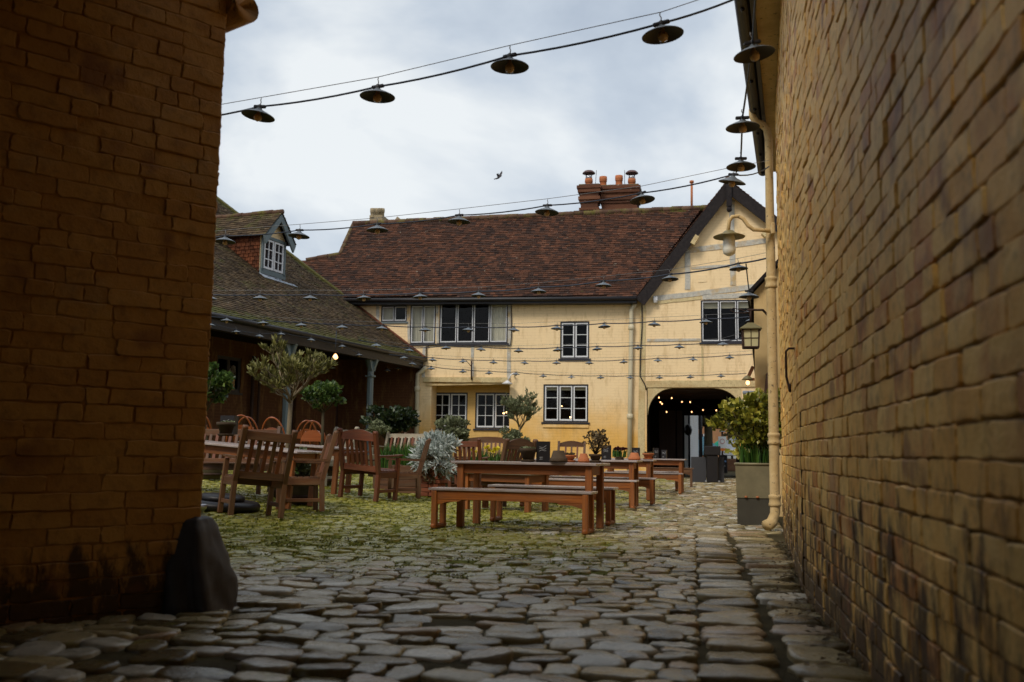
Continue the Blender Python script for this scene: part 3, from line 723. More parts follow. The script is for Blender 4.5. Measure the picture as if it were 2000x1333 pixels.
mb = MB(); wall_holes(mb, frc, [XP2, XJ], [-.1, ZJ+.05], [W6, (W7[0], min(W7[1], XJ-.01), W7[2], W7[3])]); mb.quad((XP2, Y0+.01, ZJ), (XJ, Y0+.01, ZJ), (XJ, YR, ZJ), (XP2, YR, ZJ)); mb.build('recessed_wall', M['recess'], INN)
mb = MB(); wall_holes(mb, f0, [XL, XS], [-.1, 4.37], []); wall_holes(mb, f0, [XS, XP], [-.1, ZJ], []); wall_holes(mb, fy(Y0-.012), [XS, -10.33], [ZJ, 4.37], []); mb.build('shade_painted_wall', M['arcade'], INN)  # eaves shade painted as dark wall, plus a dark sheet just in front
AX0, AX1, AZ = FXZ(1263, 800, YG)[0], 1.62, FXZ(1350, 758, YG)[1]
mb = MB(); wall_holes(mb, fg, [XA, 5.2], [-.1, 6.5], [W8, (AX0, AX1, -.2, AZ)], .18)
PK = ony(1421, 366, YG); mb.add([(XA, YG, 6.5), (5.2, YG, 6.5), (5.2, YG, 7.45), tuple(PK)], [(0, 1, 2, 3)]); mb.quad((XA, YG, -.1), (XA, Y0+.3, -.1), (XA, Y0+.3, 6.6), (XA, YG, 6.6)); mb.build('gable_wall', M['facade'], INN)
# windows
window(INN, f0, W1, 2, 1, 1, (0,), 'greyblue', thin=True); window(INN, f0, W2, 2, 1, 1, (0, 1), 'wframe', thin=True, setn=-.02)
window(INN, f0, W3, 4, 1, 1, (3,), 'wframe', thin=True, setn=-.02)
window(INN, f0, W4, 2, 3, 1); window(INN, f0, W5, 3, 3, 1, blind=.16, bulbs=((W5[0]+.55, W5[2]+.72, .035, 'warm'), (W5[0]+.95, W5[2]+.2, .03, 'warm'), (W5[0]+.62, W5[2]+.62, .02, 'warm')))
window(INN, frc, W6, 2, 3, 2); window(INN, frc, W7, 2, 3, 2, bulbs=((W7[0]+1.0, W7[2]+.98, .05, 'warm'), (W7[0]+1.02, W7[2]+.62, .04, 'warm'), (W7[0]+1.13, W7[2]+.66, .03, 'warm')))
window(INN, fg, W8, 3, 1, 1, (), 'wframe', thin=True, setn=-.02, blind=.24)
# recess panel left of the upper window (blocked opening)
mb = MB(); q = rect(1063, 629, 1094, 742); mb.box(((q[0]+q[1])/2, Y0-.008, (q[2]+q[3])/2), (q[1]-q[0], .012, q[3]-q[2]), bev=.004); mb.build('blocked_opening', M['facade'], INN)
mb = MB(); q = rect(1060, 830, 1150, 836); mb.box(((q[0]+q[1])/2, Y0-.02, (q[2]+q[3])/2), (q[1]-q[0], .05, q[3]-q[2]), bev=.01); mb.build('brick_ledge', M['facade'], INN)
def tb(x1, y1, x2, y2, wpx, Y=Y0, mat='timber', proud=.035, name='timber_beam'):
    a, b = ony(x1, y1, Y), ony(x2, y2, Y); a.y = b.y = Y-proud/2+.012; w = wpx/F*Y*1.02; n = 9
    d = (b-a).normalized(); q = Vector((0, 1, 0)).cross(d); vs = []
    for k in range(n+1):
        p = a.lerp(b, k/n); j = .012*noise.noise((p.x*2, p.z*2, 1)); ww = w/2*(1+.14*noise.noise((p.x*3, p.z*3, 8)))
        for s in (-1, 1):
            for e in (0, 1): vs.append(p+q*(s*ww+j)+Vector((0, -proud/2 if e == 0 else proud/2, 0)))
    fs = []
    for k in range(n):
        o = 4*k
        for i, j in ((0, 2), (2, 3), (3, 1), (1, 0)): fs.append((o+i, o+j, o+j+4, o+i+4))
    fs += [(0, 1, 3, 2), (4*n, 4*n+2, 4*n+3, 4*n+1)]
    m_ = MB(); m_.add(vs, fs); return m_.build(name, M[mat], INN)
for a in ((738, 598, 738, 640, 6), (797, 594, 799, 672, 5), (854, 590, 855, 671, 5), (995, 594, 995, 678, 6), (829, 674, 827, 738, 6), (923, 674, 922, 736, 6), (994, 682, 994, 742, 7)): tb(*a)
tb(700, 592, 995, 592, 6, mat='timberc'); tb(828, 742, 996, 743, 10, mat='timberc', proud=.12); tb(832, 752, 992, 749, 4, mat='pipe', proud=.06)
tb(1256, 592, 1252, 905, 12, YG, 'timberc'); tb(1262, 751, 1476, 749, 13, YG, 'timberc', .06)
tb(1276, 584, 1478, 560, 10, YG); tb(1282, 592, 1370, 582, 6, YG, 'timberc'); tb(1372, 581, 1466, 577, 9, YG); tb(1338, 491, 1500, 470, 10, YG); tb(1343, 494, 1343, 566, 10, YG); tb(1430, 392, 1428, 470, 10, YG); tb(1430, 478, 1432, 558, 10, YG)
tb(1350, 524, 1425, 519, 5, YG); tb(1264, 665, 1368, 664, 5, YG); tb(1371, 676, 1373, 744, 4, YG, 'timberc'); tb(1363, 545, 1380, 544, 14, YG, 'facade', .03, 'air_brick')
# arch braces
def brace(p0, p1, cx, name):
    m_ = MB(); a, b = ony(*p0, YG), ony(*p1, YG); n = 10; P = []
    for k in range(n+1):
        t = PI/2*k/n; P.append(Vector((a.x+(b.x-a.x)*(1-math.cos(t)), YG-.03, a.z+(b.z-a.z)*math.sin(t))))
    P.append(Vector((a.x, YG-.03, b.z))); m_.prism(P, (0, 0, 0), (0, .3, 0)); return m_.build(name, M['timberc'], INN)
brace((1265, 812), (1312, 759), 0, 'arch_brace'); brace((1448, 806), (1396, 759), 0, 'arch_brace')
# carriage passage
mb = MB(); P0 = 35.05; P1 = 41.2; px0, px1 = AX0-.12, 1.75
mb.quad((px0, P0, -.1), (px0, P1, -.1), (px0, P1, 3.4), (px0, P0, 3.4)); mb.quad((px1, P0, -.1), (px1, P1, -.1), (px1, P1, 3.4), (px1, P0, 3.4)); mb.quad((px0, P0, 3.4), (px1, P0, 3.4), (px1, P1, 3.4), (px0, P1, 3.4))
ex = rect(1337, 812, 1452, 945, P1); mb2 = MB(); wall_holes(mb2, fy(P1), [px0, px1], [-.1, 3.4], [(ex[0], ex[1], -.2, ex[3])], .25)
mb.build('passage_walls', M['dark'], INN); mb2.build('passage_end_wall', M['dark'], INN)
for i in range(7):
    mb = MB(); mb.beam((px0, P0+.4+i*.85, 3.26), (px1, P0+.4+i*.85, 3.26), .16, .2); mb.build('ceiling_joist', M['door'], INN)
for a, b in ((1287, 1320), (1322, 1333)):
    q = rect(a, 800, b, 940, P1-.1); mb = MB(); mb.box(((q[0]+q[1])/2, P1-.12, (q[3]-.1)/2), (q[1]-q[0], .06, q[3]), bev=.01)
    for k in range(1, 4): mb.box((q[0]+(q[1]-q[0])*k/4, P1-.155, q[3]/2), (.02, .02, q[3]-.1))
    mb.build('passage_door', M['door'], INN)
mb = MB(); mb.tube([ony(x, y, 37) for x, y in ((1285, 776), (1292, 800), (1304, 780), (1312, 779), (1332, 784), (1350, 788), (1375, 801), (1400, 800), (1430, 798))], .008, 5); mb.build('passage_light_cable', M['cable'], INN)
for x, y, Y in ((1287, 777, 36.5), (1290, 786, 36.8), (1293, 789, 37), (1312, 778, 37), (1332, 785, 37.5), (1348, 786, 37.5), (1302, 805, 38), (1351, 805, 39.5), (1373, 801, 39.5), (1399, 802, 39.5)):
    mb = MB(); mb.lathe([(.002, -.035), (.02, -.022), (.026, 0), (.02, .02), (.002, .035)], ony(x, y, Y), 10); mb.build('passage_bulb', M['warms'], INN)
# main roof
RO = Vector((0, 34.62, 6.62)); rn = Vector((0, -1, 1)).normalized(); vd = Vector((0, 1, 1)).normalized()
def uv(px, py): p = onp(px, py, RO, rn)-RO; return (p.x, p.dot(vd))
poly = [uv(1244, 578), uv(960, 579), uv(700, 579), uv(590, 590), uv(540, 545), uv(560, 512), uv(598, 509), uv(664, 497), uv(690, 438), uv(1371, 406)]
mb, dk = MB(), MB(); vr = poly[-1][1]
tile_roof(mb, dk, RO, (1, 0, 0), vd, poly, .135, .19, .03, mossf=lambda u, v: max(0, 1-(vr-v)/.5)*.9)
rb = RO+Vector((poly[-1][0]+1.2, 0, 0))+vd*(vr-.05); ra = RO+Vector((poly[-2][0], 0, 0))+vd*(poly[-2][1]-.05)
dk.add([ra, rb, rb+Vector((0, 5, -5)), ra+Vector((-2, 5, -5))], [(0, 1, 2, 3)])
mb.build('roof_tiles', M['roof'], INN); dk.build('roof_deck', M['roof'], INN)
def ridge(a, b, r, parent, mat='ridge', n=None, name='ridge_tiles'):
    a, b = Vector(a), Vector(b); L = (b-a).length; n = n or int(L/.4); m_ = MB()
    for k in range(n):
        p, q = a.lerp(b, k/n), a.lerp(b, (k+1)/n+.004); rr = r*U(.94, 1.06); o = Vector((0, 0, U(-.012, .012)))
        m_.tube([p+o, q+o], [rr, rr*.93], 10, cap=True)
    return m_.build(name, M[mat], parent)
ridge(ra+Vector((0, 0, .03)), rb+Vector((0, 0, .03)), .12, INN)
pa, pb = RO+Vector((1, 0, 0))*poly[-3][0]+vd*poly[-3][1], RO+Vector((1, 0, 0))*poly[-2][0]+vd*poly[-2][1]; ridge(pa, pb, .09, INN)
pc = RO+Vector((1, 0, 0))*poly[-4][0]+vd*poly[-4][1]; ridge(pc, pa, .10, INN)
mb = MB(); a, b = ony(680, 586, 34.5), ony(1243, 583, 34.5)
mb.tube([a+Vector((-1, 0, 0)), a.lerp(b, .3)+Vector((0, 0, -.02)), a.lerp(b, .65)+Vector((0, 0, -.01)), b], .075, 10); mb.build('gutter', M['black'], INN)
mb = MB(); mb.prism([a+Vector((-1, .07, -.16)), b+Vector((0, .07, -.16)), b+Vector((0, .07, .05)), a+Vector((-1, .07, .05))], (0, 0, 0), (0, .4, 0)); mb.build('fascia', M['black'], INN)
# gable roof + bargeboards
pk = ony(1422, 352, YG-.35); lf = ony(1241, 584, YG-.35); rf_ = pk+Vector((4.2, 0, -4.2*.87))
GB = 6.5
for q, w_ in ((lf, 1), (rf_, -1)):
    m_, d_ = MB(), MB(); dv = (pk-q); L = dv.length
    tile_roof(m_, d_, q+Vector((0, 0, .03)), (0, 1, 0), dv, [(0, 0), (GB, 0), (GB, L), (0, L)], .15, .2, .03)
    m_.build('gable_tiles', M['roof'], INN); d_.build('gable_deck', M['roof'], INN)
    m_ = MB(); n_ = Vector((0, 1, 0)).cross(dv).normalized(); n_ = n_ if n_.z < 0 else -n_
    wd = .40; m_.prism([q, pk, pk+Vector((0, 0, -wd/abs(n_.z)*.95)), q+n_*wd], (0, 0, 0), (0, .06, 0)); m_.build('bargeboard', M['blacktim'], INN)
ridge(pk+Vector((0, 0, .04)), pk+Vector((0, GB, .04)), .11, INN)
mb = MB(); c = ony(1424, 378, YG-.42); mb.box(c, (.2, .12, 1.0), bev=.02); mb.lathe([(.001, -.19), (.07, -.16), (.1, -.08), (.08, 0), (.001, .02)], c+Vector((0, 0, -.52)), 12); mb.build('finial', M['blacktim'], INN)
for x1, y1, x2, y2 in ((1352, 478, 1362, 462), (1497, 462, 1490, 455)):
    mb = MB(); mb.beam(ony(x1, y1, YG-.3), ony(x2, y2, YG-.3), .3, .16); mb.build('purlin_end', M['timberc'], INN)
# downpipes
for pts, r, mt in (([(1241, 592), (1238, 598), (1233, 606), (1233, 640), (1231, 760), (1229, 922)], .085, 'piped'), ([(832, 716), (828, 722), (816, 731), (815, 760), (813, 905)], .085, 'piped')):
    mb = MB(); mb.tube([ony(x, y, Y0-.13) for x, y in pts], r, 10)
    for (x, y) in (pts[3], ((pts[-2][0]*2+pts[-1][0])/3, (pts[-2][1]*2+pts[-1][1])/3)): mb.lathe([(.08, -.1), (.115, -.08), (.115, .08), (.08, .1)], ony(x, y, Y0-.13), 12)
    mb.build('downpipe', M[mt], INN)
mb = MB(); mb.tube([ony(x, y, YG-.06) for x, y in ((1254, 590), (1254, 640), (1251, 690), (1250, 735), (1260, 752), (1262, 762))], .022, 6); mb.tube([ony(x, y, Y0-.05) for x, y in ((999, 590), (999, 660), (997, 674), (988, 677), (840, 674), (833, 678), (833, 705))], .018, 6)
mb.tube([ony(x, y, Y0-.05) for x, y in ((1020, 590), (1050, 594), (1090, 592), (1130, 595), (1200, 593), (1240, 592))], .03, 6); mb.build('wall_cable', M['black'], INN)
mb = MB(); c = ony(1280, 584, YG-.1); mb.box(c, (.16, .2, .16), bev=.02); mb.lathe([(.001, -.1), (.07, -.08), (.08, 0)], c+Vector((0, -.05, -.08)), 10); mb.build('security_camera', M['white'], INN)
mb = MB(); a = ony(1001, 738, Y0); mb.tube([a+Vector((.1, -.02, 0)), a+Vector((.1, -.2, .15)), a+Vector((0, -.28, .1)), a+Vector((-.12, -.3, -.12))], .025, 6); mb.lathe([(.03, .03), (.22, -.1), (.2, -.11), (.02, .0)], a+Vector((-.14, -.3, -.16)), 16); mb.build('wall_lamp', M['white'], INN)
mb = MB(); mb.tube([ony(921, 742, 34.85), ony(921, 705, 34.8)], .03, 6); mb.tube([ony(921, 717, 34.8), ony(910, 704, 34.4)], .012, 5); mb.build('cable_bracket', M['iron'], INN)
# chimneys
def chimney(x0, x1, yt, yb, Y, dep, corb=True, mat='chim'):
    a, b = ony(x0, yb, Y), ony(x1, yb, Y); zt = ony((x0+x1)/2, yt, Y).z; w = b.x-a.x; c = (a.x+b.x)/2; m_ = MB(); z = a.z-1.2
    lv = [(0, zt-1.05), (.07, zt-.95), (.0, zt-.72), (.05, zt-.60), (.10, zt-.46), (.03, zt-.28), (.12, zt-.12), (.16, zt-.0)] if corb else [(0, zt-.35), (.1, zt)]
    for e, z1 in lv: m_.box((c, Y+dep/2, (z+z1)/2), (w-.28+2*e, dep-.28+2*e, z1-z)); z = z1
    return m_.build('chimney', M[mat], INN), Vector((c, Y+dep/2, zt)), w
c1, t1, w1 = chimney(1127, 1173, 362, 412, 39.0, .9); c2, t2, w2 = chimney(1168, 1250, 363, 410, 39.35, 1.2)
mb = MB(); mb.box(t1+Vector((0, 0, .035)), (w1-.1, .8, .09), bev=.03); mb.build('mortar_cap', M['ridge'], c1); mb = MB(); mb.box(t2+Vector((0, 0, .035)), (w2-.1, 1.1, .09), bev=.03); mb.build('mortar_cap', M['ridge'], c2)
def pot(x, y0, y1, Y, r, cowl, ch, mt='pot'):
    m_ = MB(); b = ony(x, y0, Y); h = ony(x, y1, Y).z-b.z; b.z -= .12
    m_.lathe([(r*1.05, 0), (r, h*.3), (r*.95, h*.72), (r*1.15, h*.76), (r*1.0, h*.82), (r*1.15, h*.9), (r*1.1, h*1.0+.12), (r*.8, h+.12), (r*.75, h*.6)], b, 16)
    o = m_.build('chimney_pot', M[mt], ch)
    if cowl:
        m_ = MB(); m_.lathe([(r*.9, 0), (r*.95, .2), (r*.98, .21), (r*.98, .24), (r*.9, .26)], b+Vector((0, 0, h*.8)), 14); m_.build('flue_liner', M['steel'], ch)
        m_ = MB(); z = b.z+h*.8+.22
        for k in range(4): t = PI/4+k*PI/2; m_.tube([(b.x+math.cos(t)*r*.9, b.y+math.sin(t)*r*.9, z-.1), (b.x+math.cos(t)*r*1.2, b.y+math.sin(t)*r*1.2, z+.22)], .012, 5)
        m_.lathe([(r*1.85, .18), (r*1.75, .22), (r*1.2, .29), (.001, .33), (.001, .3), (r*1.1, .26), (r*1.85, .18)], (b.x, b.y, z), 18); m_.build('cowl', M['cowl'], ch)
pot(1150, 360, 350, 39.4, .15, True, c1); pot(1178, 362, 346, 39.8, .15, False, c2); pot(1209, 361, 344, 39.8, .15, False, c2); pot(1234, 360, 350, 39.8, .15, True, c2)
mb = MB(); mb.tube([ony(1163, 361, 39.6), ony(1165, 333, 39.6)], .012, 5); mb.build('aerial_rod', M['iron'], INN); mb = MB(); mb.tube([ony(1220, 361, 39.7), ony(1220, 333, 39.7)], .012, 5); mb.build('aerial_rod', M['iron'], INN)
mb = MB(); mb.tube([ony(1351, 412, 39.3), ony(1351, 357, 39.3)], .05, 10); mb.lathe([(.05, -.05), (.09, -.04), (.09, .05), (.001, .08)], ony(1351, 356, 39.3), 10); mb.build('vent_pipe', M['pot'], INN)
c3, t3, w3 = chimney(719, 747, 420, 440, 40.5, 1.0, False, 'stonech')
for x in (728, 735, 741, 746): pot(x, 421, 408, 40.6+(x-728)*.05, .11, False, c3, 'stonech')
mb = MB(); a = ony(768, 434, 40.5); mb.prism([a, ony(776, 423, 40.5), ony(786, 434, 40.5)], (0, 0, 0), (0, .6, 0)); mb.build('stone_coping', M['stonech'], INN)

# ================================================================== LEFT RANGE
LR = empty('courtyard_range', (0, 0, 0), 0, 'long low range with mossy tiled roof, dormer and open arcade on the left', 'building')
E_ = ony(830, 700, 35); L_ = onz(400, 607, E_.z); du = (E_-L_).normalized(); no = Vector((du.y, -du.x, 0)); SL = .745
vn = (-no+Vector((0, 0, SL))).normalized(); rn2 = Vector((no.x*SL, no.y*SL, 1)).normalized()
vmax = 13.0; kk = (vn.y/du.y)
ytop = lambda v: -kk*v-.03
mb, dk = MB(), MB()
pl = [(-14.5, 0), (ytop(0), 0), (ytop(vmax), vmax), (-14.5, vmax)]
def duv(px, py): p = onp(px, py, E_, rn2)-E_; return p.dot(du), p.dot(vn)
Pd = onp(531, 541, E_, rn2); pdu, pdv = duv(531, 541)
tile_roof(mb, dk, E_, du, vn, pl, .125, .19, .028, mossf=lambda u, v: (max(0, 1-abs(u-ytop(v))/.7)*(1 if v > 5 else .2)*.9+max(0, 1-v/.5)*.7))
dk.add([E_+du*(-26), E_+du*-14.5, E_+du*-14.5+vn*vmax, E_-du*26+vn*vmax], [(0, 1, 2, 3)])
top0, top1 = E_+du*(-26)+vn*vmax, E_+du*ytop(vmax)+vn*vmax
dk.add([top0, top1, top1-no*8+Vector((0, 0, -8)), top0-no*8+Vector((0, 0, -8))], [(0, 1, 2, 3)])
mb.build('roof_tiles', M['roofL'], LR); dk.build('roof_deck', M['roofL'], LR)
mb = MB()
for k in range(44):
    v0, v1 = k*.30, k*.30+.31; a = E_+du*(ytop(v0)-.0)+vn*v0+rn2*.05; b = E_+du*(ytop(v1)-.0)+vn*v1+rn2*.045
    n0_ = len(mb.v); mb.beam(a, b, .24, .06, rn2, bev=.012); mb.m[n0_:] = [1.0 if v0 > 3.3 else 0.]*(len(mb.v)-n0_)
mb.build('verge_tiles', M['verge'], LR)
mb = MB(); a, b = E_-du*22, E_+du*.05; mb.tube([a+no*.04+Vector((0, 0, -.09)), b+no*.04+Vector((0, 0, -.07))], .075, 10); mb.build('gutter', M['black'], LR)
mb = MB(); mb.prism([a-no*.05+Vector((0, 0, -.05)), b-no*.05+Vector((0, 0, -.05)), b-no*.05+Vector((0, 0, -.42)), a-no*.05+Vector((0, 0, -.42))], (0, 0, 0), -no*.22); mb.build('arcade_beam', M['black'], LR)
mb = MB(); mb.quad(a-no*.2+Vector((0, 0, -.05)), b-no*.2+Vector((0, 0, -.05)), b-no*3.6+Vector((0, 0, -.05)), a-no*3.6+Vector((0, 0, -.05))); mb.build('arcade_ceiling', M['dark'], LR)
PV = E_-no*.28
def lrp(px, py, off): return onp(px, py, E_-no*off, no)
for px, py in ((724, 720), (564, 674)):
    p = lrp(px, py, .28); zt = E_.z-.40; zb = gz(p.x, p.y)-.05
    mb = MB(); mb.box((p.x, p.y, (zt+zb)/2), (.20, .20, zt-zb), math.atan2(du.y, du.x), bev=.05); o = mb.build('arcade_post', M['greyblue'], LR)
    mb = MB()
    for s in (-1, 1): mb.prism([p+du*s*.10+Vector((0, 0, zt-p.z-.42)), p+du*s*.30+Vector((0, 0, zt-p.z)), p+du*s*.10+Vector((0, 0, zt-p.z))], -no*.06, no*.06)
    for s in (-1, 1): mb.prism([p+no*s*.10+Vector((0, 0, zt-p.z-.4)), p+no*s*.25+Vector((0, 0, zt-p.z)), p+no*s*.10+Vector((0, 0, zt-p.z))], -du*.06, du*.06)
    mb.box((p.x, p.y, zt-.58), (.28, .28, .06), math.atan2(du.y, du.x), bev=.01); mb.build('post_bracket', M['greyblue'], o)
BK = 3.3
bo = E_-no*BK; bo.z = 0
def fb(u, v, n): return bo+du*u+no*n+Vector((0, 0, v))
def brect(x0, y0, x1, y1):
    a, b = onp(x0, y0, bo, no), onp(x1, y1, bo, no); c, d = onp(x0, y1, bo, no), onp(x1, y0, bo, no)
    return ((a-bo).dot(du)/2+(c-bo).dot(du)/2, (b-bo).dot(du)/2+(d-bo).dot(du)/2, (b.z+c.z)/2, (a.z+d.z)/2)
bw = brect(423, 697, 471, 766)
drs = [brect(551, 745, 578, 870), brect(655, 775, 690, 880), brect(712, 765, 758, 880)]
drs = [(a, b, -.1, d) for a, b, c, d in drs]
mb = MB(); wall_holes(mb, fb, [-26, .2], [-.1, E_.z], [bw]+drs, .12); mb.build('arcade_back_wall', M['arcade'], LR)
w_ = window(LR, fb, bw, 2, 1, 1, (), 'wframe', cas='wframe')
mb = MB(); q = brect(447, 737, 459, 762); mb.prism([fb(q[0], q[2], -.03), fb(q[1], q[2], -.03), fb(q[1], q[3], -.03), fb(q[0], q[3], -.03)], (0, 0, 0), no*.01); mb.build('paper_notice', M['paper'], w_)
for q in drs:
    mb = MB(); mb.prism([fb(q[0], 0, -.1), fb(q[1], 0, -.1), fb(q[1], q[3], -.1), fb(q[0], q[3], -.1)], (0, 0, 0), -no*.05)
    for s in range(1, 4): x = q[0]+(q[1]-q[0])*s/4; mb.prism([fb(x-.012, 0, -.1), fb(x+.012, 0, -.1), fb(x+.012, q[3], -.1), fb(x-.012, q[3], -.1)], (0, 0, 0), no*.012)
    mb.build('arcade_door', M['door'], LR)
mb = MB(); q = drs[2]; cu, r = (q[0]+q[1])/2, (q[1]-q[0])/2+.12
for k in range(12):
    t0, t1 = PI*k/12, PI*(k+1)/12; P = [fb(cu+math.cos(t)*R_, q[3]-.1+math.sin(t)*R_*.55, .0) for t, R_ in ((t0, r), (t1, r), (t1, r+.3), (t0, r+.3))]; mb.prism(P, (0, 0, 0), no*.07)
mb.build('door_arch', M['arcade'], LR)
mb = MB(); q = brect(668, 778, 688, 806); q = (q[0], q[1], q[2], q[3]); 
q = brect(675, 780, 690, 808); mb.prism([fb(q[0]+.9, q[2], .02), fb(q[1]+.9, q[2], .02), fb(q[1]+.9, q[3], .02), fb(q[0]+.9, q[3], .02)], (0, 0, 0), no*.03); mb.build('menu_frame', M['black'], LR)
mb = MB(); p = onp(490, 700, bo, no); mb.tube([(p+no*.12).xy.to_3d()+Vector((0, 0, .1)), (p+no*.12).xy.to_3d()+Vector((0, 0, 3.9))], .06, 8); p = onp(503, 700, bo, no); mb.tube([(p+no*.12).xy.to_3d()+Vector((0, 0, .1)), (p+no*.12).xy.to_3d()+Vector((0, 0, 3.2)), (p+no*.12).xy.to_3d()+du*.9+Vector((0, 0, 3.3))], .045, 8); mb.build('arcade_pipe', M['iron'], LR)
pb_ = ony(655, 698, 27); mb = MB(); mb.lathe([(.002, -.07), (.06, -.05), (.08, 0), (.06, .05), (.02, .1)], pb_, 12); mb.build('arcade_bulb', M['warms'], LR)
mb = MB(); mb.tube([pb_+Vector((0, 0, .09)), pb_+Vector((0, 0, .8))], .012, 5); mb.build('bulb_flex', M['cable'], LR)
# dormer
fd = lambda u, z, n: Pd+du*u+no*n+Vector((0, 0, z))
def dq(px, py, n=0): p = onp(px, py, Pd+no*n, no)-Pd; return p.dot(du), p.z
ap, e0, e1 = dq(553, 416, .3), dq(523, 456, .3), dq(572, 480, .3)
um = ap[0]; hw = (e1[0]-e0[0])/2+.06; ze = (e0[1]+e1[1])/2; hz = ap[1]
wq = [dq(513, 464), dq(552, 478), dq(552, 535), dq(513, 526)]
wr = ((wq[0][0]+wq[3][0])/2, (wq[1][0]+wq[2][0])/2, (wq[2][1]+wq[3][1])/2, (wq[0][1]+wq[1][1])/2); um2 = (wr[0]+wr[1])/2
back = lambda z: -(z/SL)-.05
mb = MB(); ww = (wr[1]-wr[0])/2+.16
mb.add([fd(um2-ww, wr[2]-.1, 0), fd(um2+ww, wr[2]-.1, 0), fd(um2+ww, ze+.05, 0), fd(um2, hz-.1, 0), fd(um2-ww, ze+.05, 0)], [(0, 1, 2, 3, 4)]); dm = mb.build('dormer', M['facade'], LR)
for s in (-1, 1):
    m_, d_ = MB(), MB(); u = um2+ww*s
    tile_roof(m_, d_, fd(u, wr[2]-.25, -.02), -no, (0, 0, 1), [(0, 0), (.1, 0), ((ze-wr[2]+.3)/SL, ze-wr[2]+.3), (0, ze-wr[2]+.3)], .13, .19, .03)
    m_.build('dormer_cheek', M['hung'], dm)
hd = hw+.1
for s in (-1, 1):
    m_, d_ = MB(), MB(); a = fd(um2+s*hd, ze, .32); rdv = fd(um2, hz, .32)-a; Ln = rdv.length
    bl = (ze/SL)+.7; bh = (hz/SL)+.9
    tile_roof(m_, d_, a, -no, rdv, [(0, 0), (bl, 0), (bh, Ln), (0, Ln)], .13, .19, .028, mossf=lambda u, v: .05+.5*max(0, v/Ln-.6)); m_.build('dormer_roof', M['roofL'], dm); d_.build('dormer_deck', M['black'], dm)
    mb = MB(); A, B_ = fd(um2+s*(hd+.02), ze-.04, .30), fd(um2, hz-.03, .30); mb.prism([A, B_, B_+Vector((0, 0, -.30)), A+Vector((0, 0, -.26))-du*s*.12], (0, 0, 0), -no*.07); mb.build('dormer_bargeboard', M['greyblue'], dm)
ridge(fd(um2, hz+.02, .34), fd(um2, hz+.02, -(hz/SL)-.4), .09, dm, 'ridge', name='dormer_ridge')
mb = MB()
for a, b, c, d in ((wr[0]-.1, wr[0], wr[2]-.1, wr[3]+.1), (wr[1], wr[1]+.1, wr[2]-.1, wr[3]+.1), (wr[0], wr[1], wr[3], wr[3]+.1), (wr[0]-.14, wr[1]+.14, wr[2]-.2, wr[2]-.02)):
    mb.prism([fd(a, c, .0), fd(b, c, .0), fd(b, d, .0), fd(a, d, .0)], (0, 0, 0), no*.06)
mb.build('dormer_frame', M['greyblue'], dm)
mb = MB(); w = (wr[1]-wr[0])/2
def R4(a, b, c, d, n0, n1): mb.prism([fd(a, c, n0), fd(b, c, n0), fd(b, d, n0), fd(a, d, n0)], (0, 0, 0), no*(n1-n0))
for i in range(2):
    a = wr[0]+w*i+.02; b = a+w-.04; c, d = wr[2]+.01, wr[3]-.02
    R4(a, a+.06, c, d, .02, .05); R4(b-.06, b, c, d, .02, .05); R4(a+.06, b-.06, c, c+.07, .02, .05); R4(a+.06, b-.06, d-.06, d, .02, .05); R4((a+b)/2-.018, (a+b)/2+.018, c+.07, d-.06, .021, .046)
    for k in (1, 2): z = c+(d-c)*k/3; R4(a+.06, b-.06, z-.018, z+.018, .022, .043)
mb.build('dormer_casement', M['white'], dm)
mb = MB(); mb.quad(fd(wr[0], wr[2], .012), fd(wr[1], wr[2], .012), fd(wr[1], wr[3], .012), fd(wr[0], wr[3], .012)); gm = m_plain('dark_pane', (.012, .012, .014), .06, .1, .6, 0, 2, 0); mb.build('dormer_pane', gm, dm)
mb = MB(); z = wr[2]-.2; mb.prism([fd(wr[0]-.2, z, .02), fd(wr[1]+.45, z-.02, .02), fd(wr[1]+.55, z-.2, .3), fd(wr[0]-.2, z-.18, .3)], (0, 0, 0), rn2*.02); mb.build('lead_apron', M['lead'], dm)

# ================================================================== ROUGHCAST BUILDING ON THE RIGHT
RC = empty('roughcast_building', (0, 0, 0), 0, 'cream roughcast building jutting out in front of the gable, beside the downpipe', 'building'); YC = 14.5
xr0 = ony(1474, 700, YC).x; zv0, zv1 = ony(1472, 572, YC).z, ony(1500, 543, YC).z; xr1 = ony(1500, 543, YC).x; sl = (zv1-zv0)/(xr1-xr0)
P = [Vector((xr0, YC, -.1)), Vector((5, YC, -.1)), Vector((5, YC, zv0+sl*1.4)), Vector((xr0+1.4, YC, zv0+sl*1.4)), Vector((xr0, YC, zv0))]
mb = MB(); mb.prism(P, (0, 0, 0), (1.1, 17.5, 0)); mb.build('roughcast_wall', M['rough'], RC)
mb = MB(); a, b = Vector((xr0-.10, YC-.12, zv0-.06)), Vector((xr0+1.5, YC-.12, zv0-.06+1.6*sl)); mb.prism([a, b, b+Vector((0, 0, .10)), a+Vector((0, 0, .06))], (0, 0, 0), (1.2, 17.6, 0)); mb.build('roof', M['blacktim'], RC)
mb = MB(); a = ony(1496, 805, YC-.1); mb.beam(ony(1493, 812, YC-.1), ony(1500, 730, YC-.1), .05, .3); mb.build('door_hood', M['door'], RC)
def lampthing(name, label, cat): return empty(name, (0, 0, 0), 0, label, cat)
t = lampthing('bracket_lamp', 'lit bulb under a small shade on a wooden bracket beside the arch', 'lamp'); YL = 14.3
mb = MB(); mb.beam(ony(1459, 742, YL), ony(1471, 716, YL), .03, .05); mb.beam(ony(1459, 742, YL), ony(1474, 741, YL), .03, .04); mb.build('bracket', M['wood'], t)
